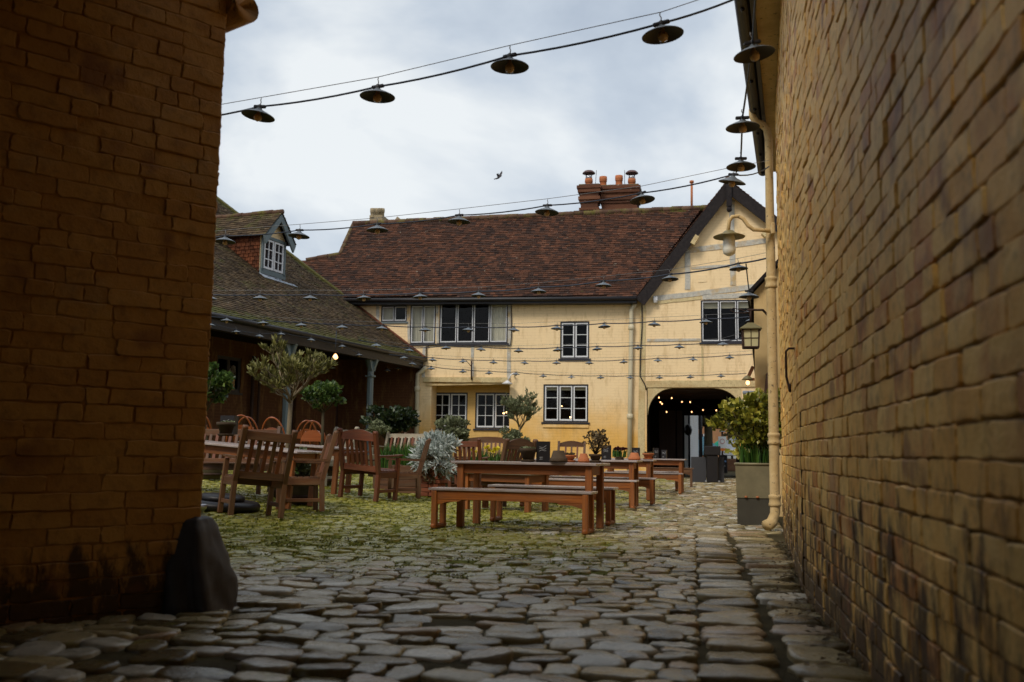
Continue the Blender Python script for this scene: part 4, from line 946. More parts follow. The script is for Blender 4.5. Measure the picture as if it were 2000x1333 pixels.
mb = MB(); mb.lathe([(.02, .06), (.05, .04), (.085, 0), (.08, -.004), (.02, .03)], ony(1460, 742, YL), 14); mb.build('shade', M['olamp'], t)
mb = MB(); mb.lathe([(.002, -.035), (.024, -.022), (.03, 0), (.018, .03)], ony(1460.5, 748, YL), 12); mb.build('bulb', M['warms'], t)
mb = MB(); c = ony(1462, 767, YL); mb.box(c, (.17, .06, .05), bev=.01); mb.build('lamp_box', M['lead'], t)
t = lampthing('swan_neck_lamp', 'cream swan-neck bracket lamp with an opal glass on the downpipe corner', 'lamp'); YS = 11.45
mb = MB(); ps = [ony(x, y, YS) for x, y in ((1512, 448), (1490, 450), (1472, 449), (1461, 441), (1452, 428), (1441, 422), (1430, 424), (1424, 432), (1422, 455))]; ps[0].y += .1
mb.tube(ps, [.03]+[.024]*8, 10); mb.box(ony(1509, 448, YS+.06), (.05, .12, .14), bev=.01); mb.build('arm', M['pipe'], t)
c = ony(1424, 462, YS); mb = MB(); mb.lathe([(.02, .075), (.055, .065), (.08, .04), (.19, -.005), (.186, -.012), (.07, .02), (.02, .03)], c, 24); mb.build('shade', M['olamp'], t)
mb = MB(); mb.lathe([(.06, .02), (.072, -.03), (.072, -.12), (.078, -.16), (.07, -.21), (.035, -.235), (.001, -.245)], c, 18); mb.build('glass_globe', M['opal'], t)
t = lampthing('lantern', 'square dark lantern with pale glass hanging from an iron bracket', 'lantern'); YN = 14.0
c = ony(1466, 662, YN); mb = MB(); s0, s1, h = .115, .105, .13
for sx in (-1, 1):
    for sy in (-1, 1): mb.beam(c+Vector((sx*s0, sy*s0, h)), c+Vector((sx*s1, sy*s1, -h)), .022, .022)
for z, s in ((h, s0), (-h, s1), (0, .11)):
    for k in range(4):
        a = [(-1, -1), (1, -1), (1, 1), (-1, 1)]; mb.beam(c+Vector((a[k][0]*s, a[k][1]*s, z)), c+Vector((a[(k+1) % 4][0]*s, a[(k+1) % 4][1]*s, z)), .02 if z else .01, .022 if z else .01)
for k in range(4):
    a = [(0, -1), (1, 0), (0, 1), (-1, 0)][k]; mb.beam(c+Vector((a[0]*s0, a[1]*s0, h)), c+Vector((a[0]*s1, a[1]*s1, -h)), .01, .01)
mb.build('frame', M['iron'], t)
mb = MB(); mb.lathe([(.215, h), (.215, h+.012), (.07, h+.09), (.06, h+.10), (.001, h+.105)], c, 4, smooth=False); o = mb.build('lantern_roof', M['olamp'], t); o.data.transform(Matrix.Translation(c) @ Matrix.Rotation(PI/4, 4, 'Z') @ Matrix.Translation(-c))
for k in range(4):
    mb = MB(); a = [(0, -1), (1, 0), (0, 1), (-1, 0)][k]; q = Vector((-a[1], a[0], 0)); n_ = Vector((a[0], a[1], 0))
    mb.quad(c+n_*.10-q*.1+Vector((0, 0, -h)), c+n_*.10+q*.1+Vector((0, 0, -h)), c+n_*.108+q*.11+Vector((0, 0, h)), c+n_*.108-q*.11+Vector((0, 0, h))); mb.build('pane', M['amber'], t)
mb = MB(); tp = ony(1466, 607, YN); mb.tube([c+Vector((0, 0, .23)), tp], .016, 6); mb.tube([tp+Vector((-.05, 0, .01)), ony(1490, 606, YN), ony(1506, 608, YN)+Vector((0, .5, 0))], .018, 6); mb.tube([tp+Vector((0, 0, -.05)), ony(1454, 607, YN), ony(1432, 602, YN), ony(1426, 606, YN), ony(1436, 611, YN), ony(1455, 612, YN), ony(1466, 609, YN)], .007, 5); mb.build('bracket', M['iron'], t)

# ================================================================== LAMP STRINGS
def make_lamp():
    r = empty('string_lamp', (0, 0, 0))
    mb = MB(); mb.lathe([(.018, .0), (.03, -.012), (.045, -.022), (.085, -.038), (.128, -.060), (.135, -.066), (.134, -.069), (.126, -.064)], n=28); mb.build('shade', M['shade'], r)
    mb = MB(); mb.lathe([(.1335, -.0695), (.083, -.043), (.044, -.027), (.02, -.016)], n=28); mb.build('shade_lining', M['shadein'], r)
    mb = MB(); mb.lathe([(.014, -.02), (.019, -.015), (.019, .022), (.012, .03)], n=12); mb.beam((-.055, 0, .014), (.055, 0, .014), .03, .024, bev=.006); mb.build('lamp_holder', M['black'], r)
    mb = MB(); mb.lathe([(.012, -.02), (.014, -.04), (.030, -.062), (.034, -.08), (.027, -.10), (.001, -.113)], n=14); mb.build('bulb', M['bulb'], r)
    mb = MB(); mb.tube([(0, 0, .028), (.004, 0, .05), (-.004, 0, .07), (0, 0, .085)], .004, 5); mb.build('hook', M['wire'], r)
    index_children(r); return r
LAMP = make_lamp(); used = [False]
ORD = ['', 'first', 'second', 'third', 'fourth', 'fifth', 'sixth', 'seventh', 'eighth', 'ninth', 'tenth', 'eleventh', 'twelfth', 'thirteenth']
def place_lamp(p, label, tiltx=None, rz=None):
    rot = (U(-.06, .06), U(-.09, .09) if tiltx is None else tiltx, U(-.3, .3) if rz is None else rz)
    if not used[0]: used[0] = True; o = LAMP; o.location = p; o.rotation_euler = rot; o['label'] = label
    else: o = dup(LAMP, p, 0, label, rot=rot)
    o['category'] = 'lamp'; o['group'] = 'dark metal lamps strung across the yard'
def cable(pts, desc, ends=None, sag=.05, wire=True, r=.0075, gap=.09):
    t = empty('light_string', (0, 0, 0), 0, desc, 'cable', 'lamp strings over the yard'); C = []
    pts = [Vector(p) for p in pts]
    full = ([ends[0]] if ends and ends[0] is not None else [])+pts+([ends[1]] if ends and ends[1] is not None else [])
    for a, b in zip(full, full[1:]):
        L = (b-a).length
        for k in range(6): s = k/6; C.append(a.lerp(b, s)+Vector((0, 0, .014-4*sag*L*.55*s*(1-s))))
    C.append(full[-1]+Vector((0, 0, .014)))
    mb = MB(); mb.tube(C, r, 6); mb.build('power_cable', M['cable'], t)
    if wire: mb = MB(); mb.tube([p+Vector((0, 0, gap)) for p in full], .0032, 4); mb.build('support_wire', M['wire'], t)
ZS = 3.6
S = [
 ([(507, 212), (738, 173), (996, 113), (1292, 50)], None, 'nearest'),
 ([(440, 463), (585, 452), (737, 440), (897, 423), (1069, 404), (1253, 380), (1432, 344)], None, 'second'),
 ([(410, 577), (508, 577), (606, 577), (710, 577), (820, 574), (935, 571), (1052, 563), (1179, 551), (1308, 538), (1442, 517)], None, 'third'),
 ([(443, 622), (514, 627), (588, 631), (668, 635), (746, 637), (830, 640), (915, 640), (1004, 640), (1088, 637), (1180, 633), (1278, 629), (1379, 624)], None, 'fourth'),
 ([(735, 671), (800, 681), (871, 676), (940, 679), (1013, 682), (1089, 680), (1166, 678), (1246, 676), (1327, 674), (1412, 668), (1496, 646)], None, 'fifth'),
 ([(789, 696), (845, 700), (904, 703), (964, 705), (1025, 706), (1087, 706), (1151, 706), (1218, 704), (1285, 701), (1354, 699), (1425, 695), (1497, 690)], None, 'sixth'),
 ([(806, 708), (842, 717), (904, 723), (955, 726), (1008, 728), (1061, 732), (1116, 734), (1173, 735), (1231, 735), (1288, 735), (1348, 734), (1408, 732)], None, 'seventh'),
]
for si, (pp, _, nm) in enumerate(S):
    P = []
    for i, (x, y) in enumerate(pp):
        z = ZS
        if si == 6: z = 3.45
        p = onz(x, y, z)
        if p.y > 34.2: p = ony(x, y, 34.2)
        if si >= 3:
            q = (p-E_).dot(no)
            if q < .25: p = onp(x, y, E_+no*.3, no)
        P.append(p)
    row = nm+' lamp string' if si else 'lamp string nearest the viewer'
    for i, p in enumerate(P):
        n = len(P); w_ = 'leftmost' if i == 0 else 'rightmost' if i == n-1 else ORD[i+1]+' from the left'
        d = (P[min(i+1, n-1)]-P[max(i-1, 0)]); sl_ = math.atan2(d.z, d.xy.length)
        place_lamp(p, f'dark metal lamp shade, {w_} on the {row}' if si == 0 else f'dark metal lamp shade, {w_} on the {row} from the front', tiltx=-sl_*.5+U(-.1, .1) if si > 1 else (.13, .03, .02, -.10)[i] if si == 0 else (.0, .06, -.02, .03, .05, -.14, .22)[i], rz=math.atan2(d.y, d.x)+U(-.1, .1))
    e0 = P[0]+(P[0]-P[1])*(.9 if si < 2 else .5)
    if si == 0: e1 = onz(1450, -4, 3.95)
    elif si == 1: e1 = ony(1502, 328, 11.55)
    elif si == 2: e1 = ony(1508, 504, 13.6)
    elif si == 3: e1 = P[-1]+(P[-1]-P[-2])*.9
    elif si == 6: e1 = P[-1]+(P[-1]-P[-2])*.8
    else: e1 = P[-1]+(P[-1]-P[-2])*.4
    cable(P, f'thin cable and wire carrying the {row}' + ('' if si == 0 else ' counted from the front'), (e0, e1), sag=.035 if si else .03, r=.0075 if si < 2 else .012)
EV = [(411, 631), (461, 645), (507, 653), (549, 650), (608, 661), (668, 674), (701, 691), (736, 692), (789, 697), (806, 710)]
P = [onp(x, y, E_+no*.22, no) for x, y in EV[:7]]
for i, p in enumerate(P): place_lamp(p, f'small dark lamp shade under the arcade gutter, {"leftmost" if i == 0 else ORD[i+1]+" from the left"}')
cable(P, 'thin lamp cable slung under the gutter of the arcade', sag=.03, wire=False)
P = [onp(x, y, E_-no*.6, no) for x, y in ((756, 721), (778, 718), (797, 710))]
for i, p in enumerate(P): place_lamp(p, f'small dark lamp shade hanging inside the arcade end bay, {["left","middle","right"][i]} of three')
cable(P, 'short lamp cable hanging inside the end bay of the arcade', sag=.03, wire=False)
V = [(1470, 88, 6.2), (1450, 234, 7.6), (1447, 313, 8.8)]
P = [ond(x, y, d) for x, y, d in V]
for i, p in enumerate(P): place_lamp(p, f'dark metal lamp shade beside the right gutter, {["nearest","middle","farthest"][i]} of the three', tiltx=(-.15, -.03, 0)[i], rz=.1)
cable(P, 'lamp cable running along the right gutter overhead', (ond(1478, -30, 5.4), ond(1436, 344, 9.9)), sag=.02, wire=False)
V = [(1463, 571, 12.6), (1468, 604, 17.), (1468, 621, 19.)]
P = [ond(x, y, d) for x, y, d in V]
for i, p in enumerate(P): place_lamp(p, f'dark metal lamp shade above the lantern, {["highest","middle","lowest"][i]} of the three')
cable(P, 'lamp cable leading down behind the hanging lantern', (ond(1457, 518, 11.8), None), sag=.02, wire=False)

# ================================================================== FURNITURE
def add(t, name, mat, f, label=None):
    m_ = MB(); f(m_); o = m_.build(name, M[mat], t)
    if label: o['label'] = label
    return o
def make_table(L, D, label, loc, rz, rot=None, group='hardwood tables in the yard', mat='wood', top='woodtop', H=.75, scale=1):
    t = empty('garden_table', loc, rz, label, 'table', group, rot, scale); lx, ly = L/2-.10, D/2-.09
    def tp(m_):
        n = 6; w = D/n
        for k in range(n): m_.beam((-L/2, -D/2+w*(k+.5), H-.014), (L/2, -D/2+w*(k+.5), H-.014+U(-.002, .002)), w-.004, .028, bev=.004)
    add(t, 'tabletop', top, tp)
    for s in (-1, 1): add(t, 'apron', mat, lambda m_: m_.beam((-lx, s*ly, H-.085), (lx, s*ly, H-.085), .025, .11))
    for s in (-1, 1): add(t, 'apron', mat, lambda m_: m_.beam((s*lx, -ly, H-.085), (s*lx, ly, H-.085), .025, .11))
    for sx in (-1, 1):
        for sy in (-1, 1): add(t, 'leg', mat, lambda m_: m_.box((sx*lx, sy*ly, (H-.03)/2), (.078, .078, H-.03), bev=.006))
    return t
def make_bench(L, D, label, loc, rz, H=.45, mat='wood', top='woodtop', group='backless hardwood benches'):
    t = empty('garden_bench', loc, rz, label, 'bench', group); lx, ly = L/2-.05, D/2-.035
    def st(m_):
        for k in range(2): m_.beam((-L/2-.02, (k-.5)*D*.5, H-.012), (L/2+.02, (k-.5)*D*.5, H-.012), D*.5-.003, .026, bev=.004)
    add(t, 'seat', top, st)
    for s in (-1, 1):
        def ap(m_):
            m_.beam((-lx+.03, s*ly, H-.075), (lx-.03, s*ly, H-.075), .026, .10)
            for q in (-1, 1):
                P = [(q*(lx-.03), H-.125), (q*(lx-.32), H-.125), (q*(lx-.28), H-.145), (q*(lx-.15), H-.15), (q*(lx-.03), H-.185)]
                m_.prism([(x, s*ly-.011, z) for x, z in P], (0, 0, 0), (0, .022, 0))
        add(t, 'apron', mat, ap)
    for sx in (-1, 1):
        for sy in (-1, 1): add(t, 'leg', mat, lambda m_: m_.box((sx*lx, sy*ly, (H-.03)/2+.015), (.062, .062, H-.06), bev=.005))
        add(t, 'runner', mat, lambda m_: m_.beam((sx*lx, -ly-.06, .028), (sx*lx, ly+.06, .028), .062, .056, bev=.02))
    return t
def bl_(x0, y0, x1, y1): a, b = gnd(x0, y0), gnd(x1, y1); return (a+b)/2, math.atan2(b.y-a.y, b.x-a.x), (b-a).length
T1 = Vector((-1.86, 10.95, 0)); make_table(1.72, .72, 'large reddish hardwood table in front with wet pale top, pots and menus', T1, -.13)
make_bench(1.83, .32, 'reddish bench nearest the viewer, in front of the largest table', (-1.98, 10.42, 0), -.12)
make_bench(1.55, .34, 'bench tucked behind the front table, its wet seat showing under the tabletop', (-1.72, 11.75, 0), -.10)
make_table(1.9, .74, 'second hardwood table from the front, tulips and a menu on it', (-1.82, 15.9, 0), -.07)
make_bench(1.85, .32, 'bench on the near side of the second table from the front', (-1.80, 15.05, 0), -.06)
make_bench(1.8, .32, 'bench on the far side of the second table from the front', (-1.55, 16.65, 0), -.06)
make_table(1.8, .74, 'third hardwood table from the front, terracotta pots at its end', (-1.62, 18.35, 0), -.05)
make_table(1.8, .74, 'farthest hardwood table, closest to the carriage arch', (-1.08, 22.0, 0), -.04)
make_bench(1.75, .32, 'bench on the near side of the table closest to the arch', (-1.12, 21.15, 0), -.03)
make_bench(1.7, .32, 'bench on the far side of the table closest to the arch', (-1.2, 22.9, 0), -.03)
make_bench(1.2, .34, 'small dark bench standing by the left side of the carriage arch', (-.62, 25.6, 0), .0, .5, 'teak', 'teak')
p = gnd(1008, 1012); t = make_table(1.25, .7, 'low slatted silvery table behind the front table and bench', (-2.75, 14.0, gz(-2.75, 14)), -.35, H=.56, mat='wood', top='greywood')
p = gp(462, 12.9); make_table(2.1, .9, 'long hardwood table on the left behind the nearest armchair', p, .0, (0, .075, -.03))
p = gp(607, 15.8); make_table(1.3, .8, 'hardwood table beyond the olive tree, half hidden by armchairs', p, .0, (0, .055, .0))
def make_chair(label, loc, rz, W=.62, mat='teak', arched=False, scale=1, rot=None, slats=5, cat='chair', name='garden_armchair', group='slatted wooden armchairs', arms=True, H=.96):
    t = empty(name, loc, rz, label, cat, group, rot, scale); w = W/2-.03; D = .56; yb, yf = -.25, .27; ln = -.13
    for s in (-1, 1):
        def rl(m_): m_.beam((s*w, yb+.02, 0), (s*w, yb+.03, .40), .055, .06); m_.beam((s*w, yb+.03, .38), (s*w, yb+ln, H), .055, .062, (0, 1, 0)); m_.tube([(s*w-.027, yb+ln-.002, H), (s*w+.027, yb+ln-.002, H)], .031, 10)
        add(t, 'leg', mat, rl); add(t, 'leg', mat, lambda m_: m_.box((s*w, yf-.02, .31 if arms else .2), (.055, .055, .62 if arms else .4), bev=.005))
        if arms:
            def ar(m_):
                pr = [(yb-.04, .615), (yf-.1, .63), (yf+.06, .645), (yf+.05, .665), (yf-.1, .655), (yb-.04, .645)]
                m_.prism([(s*w-.035, a, b) for a, b in pr], (0, 0, 0), (.07, 0, 0))
            add(t, 'arm', mat, ar)
        add(t, 'side_rail', mat, lambda m_: (m_.beam((s*w, yb+.04, .37), (s*w, yf-.03, .37), .03, .09), m_.beam((s*w, yb+.04, .14), (s*w, yf-.03, .14), .025, .045)))
    add(t, 'seat', mat, lambda m_: [m_.beam((-w, yb+.06+k*.078, .43-.012*math.sin(k/6*PI)), (w, yb+.06+k*.078, .43-.012*math.sin(k/6*PI)), .062, .022) for k in range(7)])
    add(t, 'front_rail', mat, lambda m_: m_.beam((-w+.03, yf-.02, .375), (w-.03, yf-.02, .375), .03, .085))
    fz = lambda z: yb+.03+(z-.38)*(ln-.03)/(H-.38)
    def tr(m_):
        z = H-.075; y = fz(z)
        if arched:
            n = 8; top = [(-w+.03+(2*w-.06)*k/n, z+.05+.06*math.sin(PI*k/n)) for k in range(n+1)]
            m_.prism([(x, y-.014, zz) for x, zz in top]+[(w-.03, y-.014, z-.045), (-w+.03, y-.014, z-.045)], (0, 0, 0), (0, .03, 0))
        else: m_.beam((-w+.03, y, z), (w-.03, y, z), .03, .10, (0, 1, 0) if False else (0, 0, 1))
    add(t, 'top_rail', mat, tr)
    add(t, 'back_rail', mat, lambda m_: m_.beam((-w+.03, fz(.45), .45), (w-.03, fz(.45), .45), .035, .09))
    for k in range(slats):
        x = (-w+.03)+(2*w-.06)*(k+1)/(slats+1); add(t, 'back_slat', mat if k % 2 else 'teakr', lambda m_: m_.beam((x, fz(.47), .47), (x, fz(H-.1), H-.1), .046 if W < .9 else .05, .016, (0, 1, 0)))
    return t
def mid_back(px, py, rz, s=.25): p = gnd(px, py)+Vector((-math.sin(rz), math.cos(rz), 0))*s; p.z = gz(p.x, p.y); return p
make_chair('nearest weathered armchair seen from behind, round-topped posts', mid_back(500, 1012, .72), .72, rot=(.0, .08, .72), scale=1.03, slats=5)
p = Vector((-4.90, 11.45, gz(-4.9, 11.45))); make_chair('grey weathered armchair turned sideways right of the nearest one', p, 2.1, mat='teak', rot=(0, .06, 2.1), slats=5, H=.98)
make_chair('reddish armchair with arched top rail seen from behind', mid_back(699, 975, -.28), -.28, .68, 'teakr', True, rot=(0, .07, -.28), slats=6, scale=1.10)
p = Vector((-4.77, 15.45, gz(-4.8, 15.45))); make_chair('armchair in profile facing left beside the silvery plant', p, 1.9, rot=(0, .03, 1.9), slats=5)
p = gp(915, 18.5); make_chair('reddish armchair seen from behind just beyond the front table', p, 0, .62, 'teakr', slats=5, scale=1.08)
p = gp(982, 14.6); make_chair('armchair turned left with narrow slats behind the front table', p, .9, .62, 'teak', True, rot=(0, 0, .95), slats=7, scale=1.07)
p = gp(1113, 29); make_chair('far armchair with arched top in front of the ochre wall', p, PI, .72, 'teak', True, slats=3, scale=1.22)
p = gp(950, 27); make_chair('far bench with slatted back under the right lower window', p, PI, 1.5, 'teak', True, slats=12, cat='bench', name='slatted_bench', group='slatted benches near the inn', scale=1.15)
p = gp(828, 28); make_chair('far bench with slatted back beside the cream downpipe', p, PI, 1.3, 'teak', False, slats=10, cat='bench', name='slatted_bench', group='slatted benches near the inn', scale=1.15)
p = gp(775, 24); make_chair('pale bench with slatted back below the dark shrub', p, PI-.3, 1.1, 'greywood', False, slats=9, cat='bench', name='slatted_bench', group='slatted benches near the inn', scale=1.1)
p = gp(640, 17.5); make_chair('silvery slatted chair standing beyond the reddish armchair', p, 2.6, .62, 'greywood', False, slats=5, group='slatted wooden armchairs', scale=1.1)
p = gp(440, 14.0); make_chair('dark bench behind the long left table, top rail showing', p, PI, 1.4, 'teak', False, slats=11, cat='bench', name='slatted_bench', group='slatted benches near the inn', scale=1.0)
def make_windsor(loc, rz, label, s=1.):
    t = empty('windsor_chair', loc, rz, label, 'chair', 'orange brown hoop-back chairs in the arcade', None, s); m_ = None
    add(t, 'seat', 'wind', lambda m_: m_.lathe([(.001, .43), (.2, .43), (.235, .445), (.235, .46), (.19, .468), (.001, .455)], n=20))
    for sx in (-1, 1):
        for sy in (-1, 1): add(t, 'leg', 'wind', lambda m_: m_.tube([(sx*.14, sy*.13, .44), (sx*.17, sy*.165, .25), (sx*.21, sy*.2, 0)], [.016, .021, .014], 8))
    def hoop(m_): m_.tube([(.22*math.cos(a)*(1.0 if a else 1), -.17-.13*math.sin(a), .46+.52*math.sin(a)**.8) for a in [PI*k/16 for k in range(17)]], .015, 8)
    add(t, 'hoop', 'wind', hoop)
    add(t, 'back_board', 'wind', lambda m_: m_.prism([(.2*math.cos(a), -.29, .62+.2*math.sin(a)) for a in [PI*k/10 for k in range(11)]], (0, 0, 0), (0, .018, 0)))
    for k in range(4): x = -.12+.08*k; add(t, 'spindle', 'wind', lambda m_: m_.tube([(x*.8, -.19, .46), (x, -.28, .80)], .007, 6))
    return t
for px, d, rz, lb in ((383, 19, .6, 'hoop-back chair at the very edge of the left wall'), (466, 19.5, .5, 'hoop-back chair behind the dark menu board on the left'), (487, 20.5, .2, 'hoop-back chair next to the arcade drainpipe'), (543, 18.5, 0, 'broad-backed orange chair left of the olive trunk'), (617, 20, .1, 'broad-backed orange chair right of the olive trunk'), (597, 22.5, .4, 'hoop-back chair in shade behind the olive trunk'), (634, 22, -.4, 'hoop-back chair in shade left of the silvery chair')):
    make_windsor(gp(px, d), rz, lb, 1.18)
for px, d, lb in ((510, 17.2, 'small grey-topped table under the arcade left of the olive'), (618, 18.2, 'small orange table under the arcade right of the olive')):
    make_table(.75, .6, lb, gp(px, d), 0, (0, .02, 0), 'small arcade tables', 'wind', 'woodtop', .70)
# parasol base
p = gnd(432, 992); t = tag(empty('parasol_base', p, 0, None), 'black round stepped parasol base on the mossy cobbles', 'parasol base')
t.rotation_euler = (0, .07, 0)
add(t, 'base_plate', 'black', lambda m_: m_.lathe([(.001, .0), (.46, 0), (.47, .05), (.44, .085), (.001, .095)], n=32)); add(t, 'upper_plate', 'black', lambda m_: m_.lathe([(.001, .09), (.27, .09), (.27, .14), (.22, .165), (.001, .17)], n=32)); add(t, 'tube', 'black', lambda m_: m_.tube([(0, 0, .16), (0, 0, .4)], .028, 10))
p = gnd(383, 1003); t = tag(empty('metal_bowl', p, 0), 'small shiny metal bowl by the left wall corner', 'bowl')
add(t, 'bowl', 'steel', lambda m_: m_.lathe([(.001, .0), (.07, .005), (.11, .06), (.12, .10), (.125, .10), (.112, .055), (.06, .015), (.001, .012)], n=20))

# ---- pots, menus on tables
def ontop(px, d, z=.752, dz=0.): p = ond(px, 887, d); p.z = z; return p
def potthing(kind, p, label, r=.09, h=.15, mat='pot', group='clay pots on the tables', plant=None, inv=False, rot=None):
    t = empty('plant_pot' if not inv else 'upturned_pot', p, 0, label, 'pot', group, rot)
    if inv:
        add(t, 'pot', mat, lambda m_: m_.lathe([(r*1.18, .018), (r*1.18, .05), (r*1.02, .055), (r*.74, h), (r*.68, h+.004), (.001, h+.002)], n=20)); add(t, 'saucer', mat, lambda m_: m_.lathe([(.001, 0), (r*1.05, 0), (r*1.3, .018), (r*1.32, .024), (.001, .022)], n=20))
    else:
        add(t, 'pot', mat, lambda m_: m_.lathe([(.001, .02), (r*.66, .02), (r*.94, h*.74), (r*1.12, h*.74), (r*1.15, h), (r*1.02, h), (r*.98, h*.9), (.001, h*.88)], n=20)); add(t, 'saucer', mat, lambda m_: m_.lathe([(.001, 0), (r*.85, 0), (r*1.02, .02), (r*1.0, .026), (.001, .018)], n=20))
        add(t, 'soil', 'soil', lambda m_: m_.lathe([(.001, h*.92), (r*.97, h*.9)], n=16))
        if plant == 'succ':
            def sp(m_):
                for _ in range(26):
                    a, q = U(0, 2*PI), U(0, r*.85); c = Vector((math.cos(a)*q, math.sin(a)*q, h*.9)); leafs(m_, 5, lambda: (c, (U(-1, 1), U(-1, 1), .6)), .035, .5)
            add(t, 'plant', 'lav' if mat == 'potdark' else 'rust', sp)
        if plant == 'twig':
            def sp(m_):
                for _ in range(15):
                    a = U(0, 2*PI); e = Vector((math.cos(a)*U(.05, .19), math.sin(a)*U(.05, .16), h+U(.07, .24))); m_.tube([(0, 0, h*.9), e*.5+Vector((0, 0, .05)), e], [.008, .006, .004], 5)
            add(t, 'stem', 'barkd', sp)
            def lf_(m_): leafs(m_, 420, crown_pick((0, 0, h+.17), (.17, .15, .11), 22, .3, 5), .035, .4)
            add(t, 'foliage', 'rust', lf_)
    return t
def menu(p, label, w=.16, h=.23, rz=0., d=.09):
    t = empty('menu_holder', p, rz, label, 'menu', 'black menu holders on the tables')
    add(t, 'board', 'black', lambda m_: m_.prism([(-w/2, -d/2, 0), (w/2, -d/2, 0), (w/2, -d/2+.012, h), (-w/2, -d/2+.012, h)], (0, 0, 0), (0, d, 0)))
    def mk(m_):
        for k in range(3): m_.tube([(-w*.28+q*.02, -d/2-.002+.012*(.72+.07*k)-.0015, h*(.52+.09*k)+.02*math.sin(q*1.3+k)*.5+q*.004) for q in range(5)], .0024, 4)
        for k in range(2): m_.tube([(-w*.25, -d/2-.001+.001*k, h*(.14+.09*k)), (-w*.0, -d/2-.001+.001*k, h*(.14+.09*k)+.003)], .003, 4)
    add(t, 'chalk_marks', 'chalk', mk); return t
potthing(0, ontop(1031, 10.75), 'dark old clay pot of low succulents left of the tall menu', .085, .155, 'potdark', plant='succ')
menu(ontop(1061, 10.8), 'tall black menu holder on the front table', .155, .235, .12, .14)
potthing(0, ontop(1091, 10.6), 'dark upturned clay pot on its saucer right of the tall menu', .085, .13, 'potdark', inv=True)
potthing(0, ontop(1110, 11.1), 'bright terracotta bowl of succulents on the front table', .085, .085, 'pot', plant='succ')
potthing(0, ontop(1140, 11.0), 'small upturned terracotta pot near the right end of the front table', .055, .10, 'pot', inv=True)
potthing(0, ontop(1163, 11.15), 'dark pot with a branchy brown plant at the front table corner', .07, .10, 'potdark', plant='twig')
menu(ontop(1184, 15.7), 'black menu holder at the left end of the second table', .165, .24, .1, .12)
potthing(0, ontop(1239, 15.8), 'upturned terracotta pot at the right end of the second table', .085, .12, 'pot', inv=True)
menu(ontop(1242, 17.9), 'black menu holder behind the upturned terracotta pot', .15, .22, 0, .1)
potthing(0, ontop(1266, 18.2), 'terracotta bowl with a low plant on the third table', .10, .12, 'pot', plant='succ')
menu(ontop(1281, 21.8), 'black menu holder left of its twin on the far table', .12, .24, .2); menu(ontop(1297, 21.9), 'black menu holder right of its twin on the far table', .12, .20, -.1)
p = gp(441, 12.0); p = ond(441, 852, 11.7); potthing(0, p, 'clay pot with yellow green sprigs on the long left table', .105, .17, 'potdark', plant='succ'); p = ond(446, 849, 12.1); menu(p, 'dark menu box behind the pot on the long left table', .19, .24, 0, .12)
p = ond(393, 843, 14.5); menu(p, 'small dark menu holder next to the left wall edge', .10, .15, 0, .08)

# ================================================================== PLANTS
def tub(t, r, h, mat='barkd'):
    add(t, 'tub', mat, lambda m_: m_.lathe([(.001, 0), (r*.86, 0), (r*.97, h*.35), (r, h*.6), (r*.96, h), (r*.88, h), (r*.86, h*.92), (.001, h*.9)], n=22))
    add(t, 'hoop', 'iron', lambda m_: [m_.lathe([(r*q, z-.02), (r*q+.006, z-.02), (r*q+.006, z+.02), (r*q, z+.02)], n=22) for q, z in ((.965, h*.25), (.998, h*.78))])
def tree(name, label, cat, p, trunk, crown, r, rad, n, leaf, lmat, bark='bark', tubr=.25, tubh=.35, clumps=30, seed=1, branches=10, asp=.35, group=None):
    t = empty(name, p, 0, label, cat, group)
    if tubr: tub(t, tubr, tubh)
    C = Vector((crown[0], crown[1], crown[2])); b = Vector((0, 0, tubh*.85 if tubr else 0)); th = Vector((trunk[0], trunk[1], trunk[2]))
    rg = random.Random(seed)
    def tk(m_):
        m_.tube([b, b.lerp(th, .5)+Vector((rg.uniform(-.02, .02), 0, 0)), th], [r*1.25, r, r*.9], 8)
        for k in range(branches):
            a = 2*PI*k/branches+rg.uniform(-.3, .3); e = C+Vector((math.cos(a)*rad[0]*.8, math.sin(a)*rad[1]*.8, rg.uniform(-.5, .8)*rad[2])); q = th.lerp(e, .45)+Vector((rg.uniform(-.05, .05), rg.uniform(-.05, .05), -rad[2]*.12)); m_.tube([th-Vector((0, 0, .02)), q, e], [r*.55, r*.36, r*.12], 6)
            for j in range(3):
                f = q.lerp(e, rg.uniform(.1, .7)); g = f+Vector((rg.uniform(-1, 1)*rad[0], rg.uniform(-1, 1)*rad[1], rg.uniform(-.1, 1)*rad[2]))*.42; m_.tube([f, g], [r*.18, r*.07], 4)
    add(t, 'trunk', bark, tk)
    add(t, 'crown', lmat, lambda m_: leafs(m_, n, crown_pick(C, rad, clumps, .30, seed), leaf, asp)); return t
